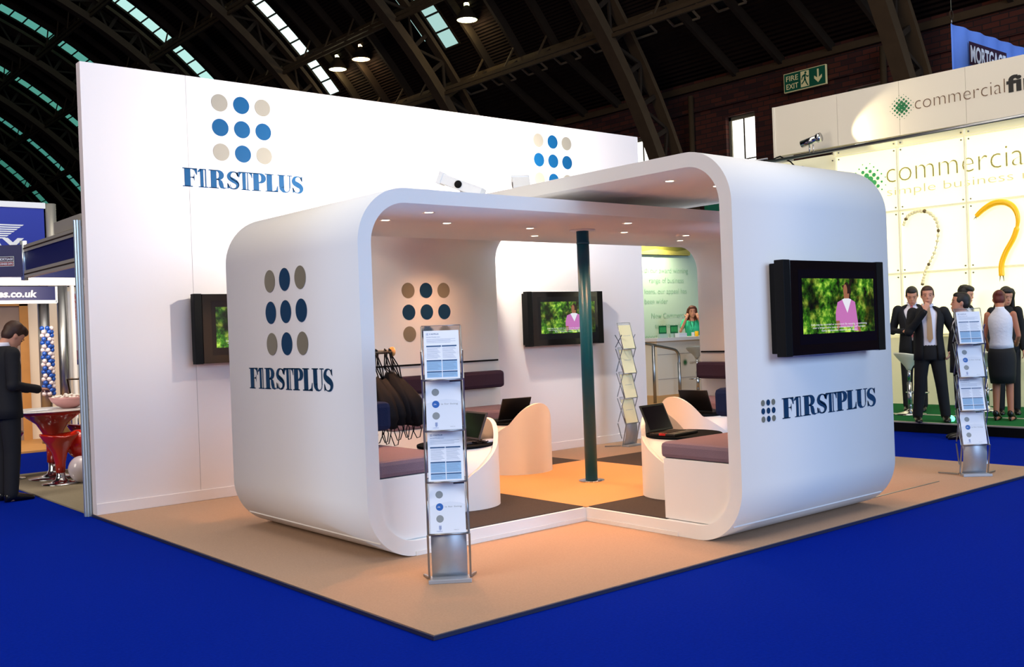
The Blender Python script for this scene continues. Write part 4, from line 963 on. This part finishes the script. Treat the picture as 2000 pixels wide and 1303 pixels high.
t=thing('sweet_bowl','pink white bowl heaped with pale sweets on the red table','bowl',(.70,8.15,zt+.004))
g=MB(); g.lathe([(.07,.0),(.13,.03),(.19,.08),(.215,.13),(.205,.13),(.18,.085),(.12,.04),(.01,.03)],(.70,8.15,zt+.005),'bowl',32,cap=False); g.build('bowl',t)
rnd=random.Random(2)
g=MB()
for i in range(60):
    a=rnd.uniform(0,2*PI); r=.18*math.sqrt(rnd.random()); g.ball((.70+r*math.cos(a),8.15+r*math.sin(a),zt+.115+.035*(1-r/.18)+rnd.uniform(0,.02)),(.02,.02,.014),'sweet',5,7)
o=g.build('sweet'); tag(o,'heap of small pale wrapped sweets in the bowl','sweets'); o['kind']='stuff'
g=MB()
for i in range(3): g.obox((.30+.05*i,8.0+.03*i,zt+.008+.002*i),(.1,.03,0),(-.02,.07,0),(0,0,.001),'paper')
tag(g.build('paper_sheet'),'loose white papers lying on the red table beside the bowl','paper')
for (x,y,z,r,m_,lab) in ((.66,7.72,.42,.145,'balloon_red','large shiny red balloon beside the ribbed post'),(.60,7.48,.165,.13,'balloon_white','white balloon resting on the carpet under the red balloon')):
    t=thing('party_balloon',lab,'balloon',(x,y,z),0)
    g=MB(); g.ball((x,y,z),(r,r,r*1.12),m_,16,24,f=lambda v:Vector((v.x*(1-.12*max(0,-v.z)/.15),v.y*(1-.12*max(0,-v.z)/.15),v.z))); g.build('skin',t)
    g=MB(); g.tube([(x,y,z-r*1.10),(x,y,z-r*1.10-.015)],[.006,.012],m_,10); g.build('knot',t)
g=MB(); g.ball((.86,7.78,.28),(.14,.14,.15),'balloon_red',14,20); tag(g.build('party_balloon'),'second red balloon low behind the post, mostly hidden','balloon')
t=thing('bar_chair','chrome framed bar chair with pale seat behind the sweet bowl','chair',(2.1,11.9,.03))
g=MB()
cx,cy=2.02,11.9
for sx in (-1,1):
    for sy in (-1,1): g.tube([(cx+.17*sx,cy+.17*sy,.03),(cx+.15*sx,cy+.15*sy,.74)],.011,'chrome',8)
g.tube([(cx-.16,cy-.16,.30),(cx+.16,cy-.16,.30),(cx+.16,cy+.16,.30),(cx-.16,cy+.16,.30)],.008,'chrome',8,closed=True); g.build('frame',t)
g=MB(); g.box(cx-.19,cx+.19,cy-.19,cy+.19,.74,.79,'stool_seat'); g.build('seat',t,bevel=.01)
g=MB(); g.tube([(cx-.16,cy+.16,.76),(cx-.2,cy+.17,1.02),(cx-.2,cy-.02,1.02),(cx-.10,cy-.10,1.02)],.012,'iron_dark',8); g.build('backrest',t)
# ------------------------------------------------------------------ people (local: facing -y, z up, figure's right = -x)
def hand(mb,w,d,up,m,curl=.5,s=1.0,side=1):
    """w wrist, d pointing dir, up = back-of-hand normal"""
    w=Vector(w);d=Vector(d).normalized();up=Vector(up);up=(up-d*up.dot(d)).normalized();r=d.cross(up)*side
    mb.rings([[tuple(w+d*l*s+r*(a*.5*math.cos(q))*s+up*(b*math.sin(q))*s) for q in [2*PI*k/10 for k in range(10)]] for l,a,b in ((-.02,.052,.020),(.02,.066,.017),(.055,.082,.016),(.088,.080,.014),(.096,.06,.008))],m)
    for i,(o,L,rad) in enumerate(((-.030,.068,.0085),(-.010,.076,.009),(.011,.072,.0088),(.030,.056,.008))):
        p=w+d*.085*s+r*o*s; q=[p]
        for k in range(3):
            an=curl*(k+.6)*.75; L_=L*(.45,.32,.25)[k]*s; q.append(q[-1]+(d*math.cos(an)-up*math.sin(an))*L_)
        mb.tube(q,[rad*s,rad*.95*s,rad*.9*s,rad*.7*s],m,8)
    p=w+d*.025*s-r*.03*s; mb.tube([p,p+(d*.6-r*.7-up*.2).normalized()*.04*s,p+(d*.6-r*.7-up*.2).normalized()*.04*s+(d*.9-r*.2-up*.3).normalized()*.035*s],[.013*s,.011*s,.009*s],m,8)
def ell(c,a,b,n=22,gap=0,front=-PI/2):
    out=[]
    for k in range(n):
        q=front+gap+(2*PI-2*gap)*k/(n-1 if gap else n)
        out.append((c[0]+a*math.cos(q)*(1-.06*math.sin(2*q)**2*0),c[1]+b*math.sin(q),c[2]))
    return out
def person(lab,x,y,z,face,H=1.75,kind='suit',arms=None,head=(0,0),hair='hair_dark',hairstyle='short',skin='skin',suit='suit',open_=0,tie=None,stance=.10,shirt='shirt',female=False,lean=0,extra=None):
    t=thing('person',lab,'person',(x,y,z),math.radians(face+90),None)
    s=H/1.75; bare=(kind in('blouse','green'))
    sh=.16 if female else .185
    if arms is None: arms={}
    L=lambda v:Vector(v)*s
    hw=.095
    B=MB(); m=skin
    # trunk
    B.rings([ell((0,0,zz*s),a*s,b*s) for zz,a,b in ((.86,.12,.085),(.95,.145,.095),(1.08,.115,.08),(1.25,.14,.09),(1.38,.15,.085),(1.44,.10,.06),(1.475,.05,.05))],m)
    for sd in (-1,1):
        B.limb([L((sd*.085,0,.90)),L((sd*(stance*.9),-.015,.48)),L((sd*stance,.01,.09))],[.078*s,.052*s,.036*s],m)
        B.rings([[tuple(L((sd*stance+.038*math.cos(q)*w,yy,.035+.03*math.sin(q)*hh))) for q in [2*PI*k/10 for k in range(10)]] for yy,w,hh in ((.06,.6,.9),(.02,.95,1.2),(-.06,1.05,.9),(-.13,.95,.6),(-.16,.5,.4))],m)
    J={}
    for sd,nm in ((-1,'r'),(1,'l')):
        S=L((sd*sh,0,1.42)); a=arms.get(nm,((sd*(sh+.05),.02,1.13),(sd*(sh+.05),-.05,.88),(0,-.1,-1)))
        Ee=L(a[0]);Wr=L(a[1]); J[nm]=(S,Ee,Wr)
        B.limb([S,Ee,Wr],[.048*s if not female else .040*s,.038*s if not female else .032*s,.026*s],m)
        upv=a[3] if len(a)>3 else (sd,0,.2)
        hand(B,Wr,a[2],upv,m,a[4] if len(a)>4 else .5,s*(.95 if not female else .85),side=-sd)
    # neck and head
    hp,hyaw=math.radians(head[0]),math.radians(head[1])
    HR=Matrix.Rotation(hyaw,3,'Z')@Matrix.Rotation(hp,3,'X')
    N=L((0,.012,1.50)); HC=N+HR@L((0,-.018,.135))
    B.tube([L((0,.012,1.42)),N,HC+HR@L((0,.02,-.03))],[.062*s,.053*s,.05*s],m,14)
    prof=[(-.120,.018,-.060,.020),(-.108,.040,-.050,.040),(-.08,.056,-.032,.062),(-.045,.066,-.014,.080),(0,.073,-.001,.092),(.04,.076,.003,.097),(.075,.071,.006,.090),(.102,.052,.006,.068),(.118,.022,.006,.030)]
    B.rings([[tuple(HC+HR@L((w*math.cos(q),cy+d*math.sin(q),zz))) for q in [2*PI*k/18 for k in range(18)]] for zz,w,cy,d in prof],m)
    B.rings([[tuple(HC+HR@L(p)) for p in ((-w,yb,zz),(0,yf,zz),(w,yb,zz),(0,yb+.02,zz))] for zz,w,yf,yb in ((.018,.006,-.094,-.085),(-.005,.010,-.105,-.085),(-.028,.017,-.118,-.082),(-.038,.012,-.098,-.08))],m)
    for sd in(-1,1): B.ball(HC+HR@L((sd*.077,.006,-.004)),(.010*s,.018*s,.030*s),m,8,8)
    B.ball(HC+HR@L((0,-.092,-.066)),(.024*s,.012*s,.012*s),m,6,8)
    B.build('body',t,world=False,remesh=.0085)
    def part(g,n,**k): return g.build(n,t,world=False,**k)
    for sd in (-1,1):
        g=MB(); g.ball(HC+HR@L((sd*.031,-.088,.006)),(.010*s,.006*s,.0045*s),'eye',6,8); part(g,'eye')
        g=MB(); g.tube([HC+HR@L((sd*.014,-.097,.026)),HC+HR@L((sd*.034,-.094,.031)),HC+HR@L((sd*.052,-.078,.025))],.0026*s,hair,6); part(g,'eyebrow')
    g=MB(); g.ball(HC+HR@L((0,-.097,-.064)),(.021*s,.008*s,.006*s),'lip',6,8); part(g,'mouth')
    # hair
    g=MB()
    def hl(c,r,f=None): g.ball(HC+HR@L(c),tuple(q*s for q in r),hair,12,16,rot=HR,f=f)
    hl((0,.020,.036),(.084,.096,.096)); hl((0,.045,.0),(.078,.068,.085))
    if hairstyle=='short':
        hl((0,-.02,.085),(.068,.068,.045)); 
        for sd in(-1,1): hl((sd*.06,-.005,.03),(.023,.05,.045))
    if hairstyle=='thick':
        hl((0,-.015,.09),(.078,.085,.052)); hl((0,.03,.05),(.092,.10,.095))
        for i in range(9): hl((.06*math.cos(i*.7),.01+.07*math.sin(i*.7),.10),(.03,.035,.03))
    if hairstyle=='long':
        hl((0,-.028,.088),(.072,.068,.042))
        for sd in(-1,1): 
            g.tube([HC+HR@L((sd*.035,-.05,.10)),HC+HR@L((sd*.078,-.015,.05)),HC+HR@L((sd*.090,.02,-.05)),L((sd*.10,.045,1.45)),L((sd*.10,.04,1.34))],[.035*s,.032*s,.038*s,.042*s,.02*s],hair,10)
        hl((0,.06,-.05),(.088,.055,.13))
    if hairstyle=='bun':
        hl((0,.10,.05),(.052,.045,.048)); hl((0,-.015,.085),(.072,.075,.045)); hl((0,.05,-.03),(.07,.05,.05))
    part(g,'hair',remesh=.010)
    # clothes
    def sleeve(g,nm,m_,r0,r1,r2,end=1.0,pad=0):
        S,Ee,Wr=J[nm]; W2=Ee+(Wr-Ee)*end
        g.limb([S+Vector((0,0,-.005)),Ee,W2],[r0*s,r1*s,r2*s],m_)
    def torso(g,rows,m_,gap=None):
        R=[]
        for i,(zz,a,b,cy) in enumerate(rows):
            gp=0 if gap is None else gap(zz)
            R.append(ell((0,cy*s,zz*s),a*s,b*s,26,gp if gap else 0))
        g.rings(R,m_,cap=(gap is None),closed=(gap is None))
    if kind in('suit',):
        g=MB(); torso(g,[(.90,.158,.112,0),(1.0,.150,.108,0),(1.15,.145,.110,0),(1.3,.165,.112,0),(1.40,.155,.095,.005),(1.455,.085,.068,.01),(1.50,.062,.060,.012)],shirt)
        part(g,'shirt')
        g=MB(); rows=[(.80,.190,.140,.005),(.90,.183,.137,.005),(1.0,.172,.130,.002),(1.10,.163,.126,0),(1.2,.170,.128,0),(1.3,.186,.130,0),(1.38,.195,.120,.005),(1.43,.185,.098,.01),(1.465,.135,.080,.015),(1.490,.085,.072,.018)]
        base=.06+open_
        torso(g,rows,suit,lambda zz:(base*.9 if zz<1.05 else base*.4+max(0,(zz-1.05))*1.6*(1+.3*open_)) if not open_ else (open_ if zz<1.3 else open_+.45*(zz-1.3)))
        part(g,'jacket',solid=.012)
        for nm in('r','l'):
            g=MB(); sleeve(g,nm,suit,.074,.060,.045,.93); part(g,'sleeve',remesh=.013)
            S,Ee,Wr=J[nm]; d=(Wr-Ee).normalized(); g=MB(); g.tube([Wr-d*.035*s,Wr-d*.008*s],.036*s,shirt,14); part(g,'cuff')
        g=MB(); g.rings([[tuple(L((.070*math.cos(q)*w,.015+.066*math.sin(q)*w,zz))) for q in [2*PI*k/20 for k in range(20)]] for zz,w in ((1.475,1.1),(1.505,1.0),(1.53,.93))],shirt,False); part(g,'collar',solid=.006)
        if tie:
            g=MB(); g.rings([[tuple(L((xx,yy-.004,zz))) for xx,yy in((-w,yf),(w,yf),(w,yf+.008),(-w,yf+.008))] for zz,w,yf in ((1.485,.018,-.058),(1.45,.016,-.080),(1.35,.026,-.117),(1.2,.032,-.120),(1.08,.036,-.118),(1.03,.004,-.116))],tie,True,False); part(g,'tie')
        trousers=True
    elif kind=='jacketf':
        g=MB(); torso(g,[(.84,.185,.125,.005),(.95,.175,.120,.002),(1.08,.140,.10,0),(1.2,.150,.115,0),(1.3,.165,.120,0),(1.38,.170,.10,.005),(1.45,.11,.075,.012),(1.485,.066,.06,.014)],suit); part(g,'jacket')
        for nm in('r','l'):
            g=MB(); sleeve(g,nm,suit,.064,.052,.040,.95); part(g,'sleeve',remesh=.013)
        trousers=True
    elif kind=='blouse':
        g=MB(); torso(g,[(.96,.150,.115,0),(1.02,.150,.112,0),(1.10,.135,.10,0),(1.2,.145,.112,0),(1.3,.158,.115,0),(1.38,.155,.092,.005),(1.44,.11,.07,.012),(1.50,.058,.058,.014),(1.52,.056,.056,.014)],'blouse'); part(g,'blouse')
        g=MB(); torso(g,[(.50,.150,.120,0),(.62,.165,.125,0),(.80,.178,.132,.005),(.90,.172,.128,.005),(.985,.146,.108,0)],'skirt'); part(g,'skirt')
        trousers=False
    elif kind=='green':
        g=MB(); torso(g,[(.90,.16,.115,0),(1.08,.135,.10,0),(1.2,.15,.125,-.005),(1.3,.160,.125,-.005),(1.38,.160,.095,.005),(1.44,.11,.07,.012)],'green_top'); part(g,'top')
        for nm in('r','l'):
            g=MB(); sleeve(g,nm,'green_top',.060,.052,.05,0.0); 
            S,Ee,Wr=J[nm]; g=MB(); g.limb([S,S+(Ee-S)*.6],[.060*s,.052*s],'green_top'); part(g,'sleeve',remesh=.013)
        g=MB(); g.tube([L((-.05,-.05,1.47)),L((-.03,-.12,1.35)),L((0,-.13,1.2)),L((.03,-.12,1.35)),L((.05,-.05,1.47))],.005,'black_matt',6); g.box(-.03*s,.03*s,-.14*s,-.13*s,1.10*s,1.19*s,'paper'); part(g,'lanyard')
        trousers=True
    if trousers:
        g=MB(); g.rings([ell((0,0,zz*s),a*s,b*s) for zz,a,b in ((.80,.155,.115),(.88,.165,.122),(.97,.155,.112),(1.02,.148,.105))],suit)
        for sd in(-1,1):
            g.limb([L((sd*.088,0,.86)),L((sd*(.088+(stance-.088)*.5),-.012,.48)),L((sd*stance,.012,.08))],[.098*s,.076*s,.064*s],suit,14)
        part(g,'trousers',remesh=.014)
    for sd in (-1,1):
        g=MB(); sc_=.9 if female else 1
        lift=.05 if (kind=='blouse') else 0
        g.rings([[tuple(L((sd*stance+.046*sc_*math.cos(q)*w,yy,max(.002,.038*hh+.036*math.sin(q)*hh)+(lift*max(0,(yy+.1)/.17) if lift else 0)))) for q in [2*PI*k/14 for k in range(14)]] for yy,w,hh in ((.075,.5,.9),(.06,.85,1.3),(.0,.95,1.45),(-.06,1.05,1.0),(-.13,1.05,.8),(-.18,.85,.6),(-.20,.4,.4))],'shoe')
        if lift: g.tube([L((sd*stance,.06,.05)),L((sd*stance,.06,.0))],[.016,.008],'shoe',8)
        part(g,'shoe')
    if extra: extra(t,J,s,HC,HR)
    return t
def tocam(x,y): return math.degrees(math.atan2(CAM.y-y,CAM.x-x))
def phone(t,J,s,HC,HR):
    g=MB(); c=(J['r'][2]+J['l'][2])/2+Vector((0,-.08,.03)); g.obox(c,(.028,0,0),(0,.05,.02),(0,-.003,.008),'black_gloss'); g.build('mobile_phone',t,world=False)
M_=tocam
person('man in a dark suit and pink tie looking down at the phone in his hands',10.95,3.42,SZ,M_(10.95,3.42)-4,1.80,arms={'r':((-.27,.06,1.13),(-.10,-.22,1.12),(.6,-.7,.1),(-.3,-.2,1),.9),'l':((.27,.06,1.13),(.09,-.23,1.12),(-.6,-.7,.1),(.3,-.2,1),.9)},head=(26,6),tie='tie_pink',extra=phone,hair='hair_dark',suit='suit_navy')
person('man in an open dark suit and tan tie holding a hand to his mouth',9.62,2.48,SZ,M_(9.62,2.48)+6,1.74,arms={'r':((-.25,-.10,1.17),(-.055,-.20,1.44),(.35,.25,.9),(.1,-1,0),1.1),'l':((.31,.08,1.16),(.25,-.02,.90),(-.3,-.5,-.7),(1,0,0),.6)},head=(6,-4),tie='tie_tan',open_=.50,stance=.17,hair='hair_brown',hairstyle='short')
person('man in a dark suit in profile facing left below the stage beside the literature rack',9.10,1.80,0,M_(9.1,1.8)-82,1.75,arms={'r':((-.23,.04,1.14),(-.22,-.02,.88),(0,-.1,-1)),'l':((.23,.04,1.14),(.22,-.02,.88),(0,-.1,-1))},head=(-4,0),hair='hair_dark',suit='suit_navy',stance=.09)
person('dark haired man mostly hidden behind the suited man in profile, facing right',11.6,2.98,SZ,M_(11.6,2.98)+70,1.77,head=(14,0),hair='hair_dark',hairstyle='thick')
person('woman with long dark hair and black jacket behind the woman in the white blouse',11.0,2.13,SZ,M_(11,2.13)+8,1.72,kind='jacketf',female=True,head=(22,16),hair='hair_dark',hairstyle='long')
person('woman in a sleeveless white blouse and black skirt seen from behind',10.14,1.80,SZ,M_(10.14,1.80)+168,1.66,kind='blouse',female=True,head=(24,14),hair='hair_red',hairstyle='bun',skin='skin_dark',arms={'r':((-.21,-.02,1.13),(-.14,-.22,1.0),(.2,-1,.1)),'l':((.21,-.02,1.12),(.20,-.16,.94),(0,-1,-.2))},stance=.09)
person('woman in a green top with a lanyard leaning behind the white counter',14.1,10.15,SZ,M_(14.1,10.15)+4,1.76,kind='green',female=True,hair='hair_auburn',hairstyle='long',head=(6,8),arms={'r':((-.25,-.06,1.22),(-.12,-.12,1.50),(.3,.2,.9),(0,-1,0),1.0),'l':((.25,-.06,1.22),(.12,-.12,1.50),(-.3,.2,.9),(0,-1,0),1.0)},suit='suit')
person('man in a dark suit bending his head over his hands at the left edge',-.27,6.87,0,M_(-.27,6.87)+112,1.80,head=(42,0),hair='hair_brown',hairstyle='thick',arms={'r':((-.23,.02,1.12),(-.14,-.26,1.06),(.4,-.9,0),(-.2,0,1),.7),'l':((.23,.0,1.12),(.12,-.28,1.06),(-.4,-.9,0),(.2,0,1),.7)},shirt='shirt',suit='suit_navy',stance=.08)
# ------------------------------------------------------------------ light
w=bpy.data.worlds.new('hall_air'); sc.world=w; w.use_nodes=True
bg=w.node_tree.nodes['Background']; bg.inputs[0].default_value=(.5,.6,.8,1); bg.inputs[1].default_value=.015
def area(n,loc,aim,sx,sy,en,col):
    l=bpy.data.lights.new(n,'AREA'); l.shape='RECTANGLE'; l.size=sx;l.size_y=sy;l.energy=en;l.color=col
    o=bpy.data.objects.new(n,l);COL.objects.link(o);o.location=loc;o.rotation_euler=(Vector(aim)-Vector(loc)).to_track_quat('-Z','Y').to_euler();return o
area('gable_daylight',(4,-34,11),(3,1,1.5),26,14,11000,(.50,.70,1))
area('hall_lamps',(-18,0,13),(1,2,1),12,12,4100,(1,.89,.76))
area('hall_lamps',(3,-1,17),(3,0,0),16,16,2000,(1,.90,.78))
area('neighbour_stand_light',(1.0,11.5,2.4),(1.2,13.5,1.0),1.6,.5,34,(1,.80,.58))
area('neighbour_stand_light',(1.0,7.6,4.2),(.8,8,.5),1.5,1.5,60,(1,.85,.7))
sc.view_settings.view_transform='Standard'; sc.view_settings.look='None'; sc.view_settings.gamma=1; sc.view_settings.use_curve_mapping=False
sc.view_settings.exposure=0.0
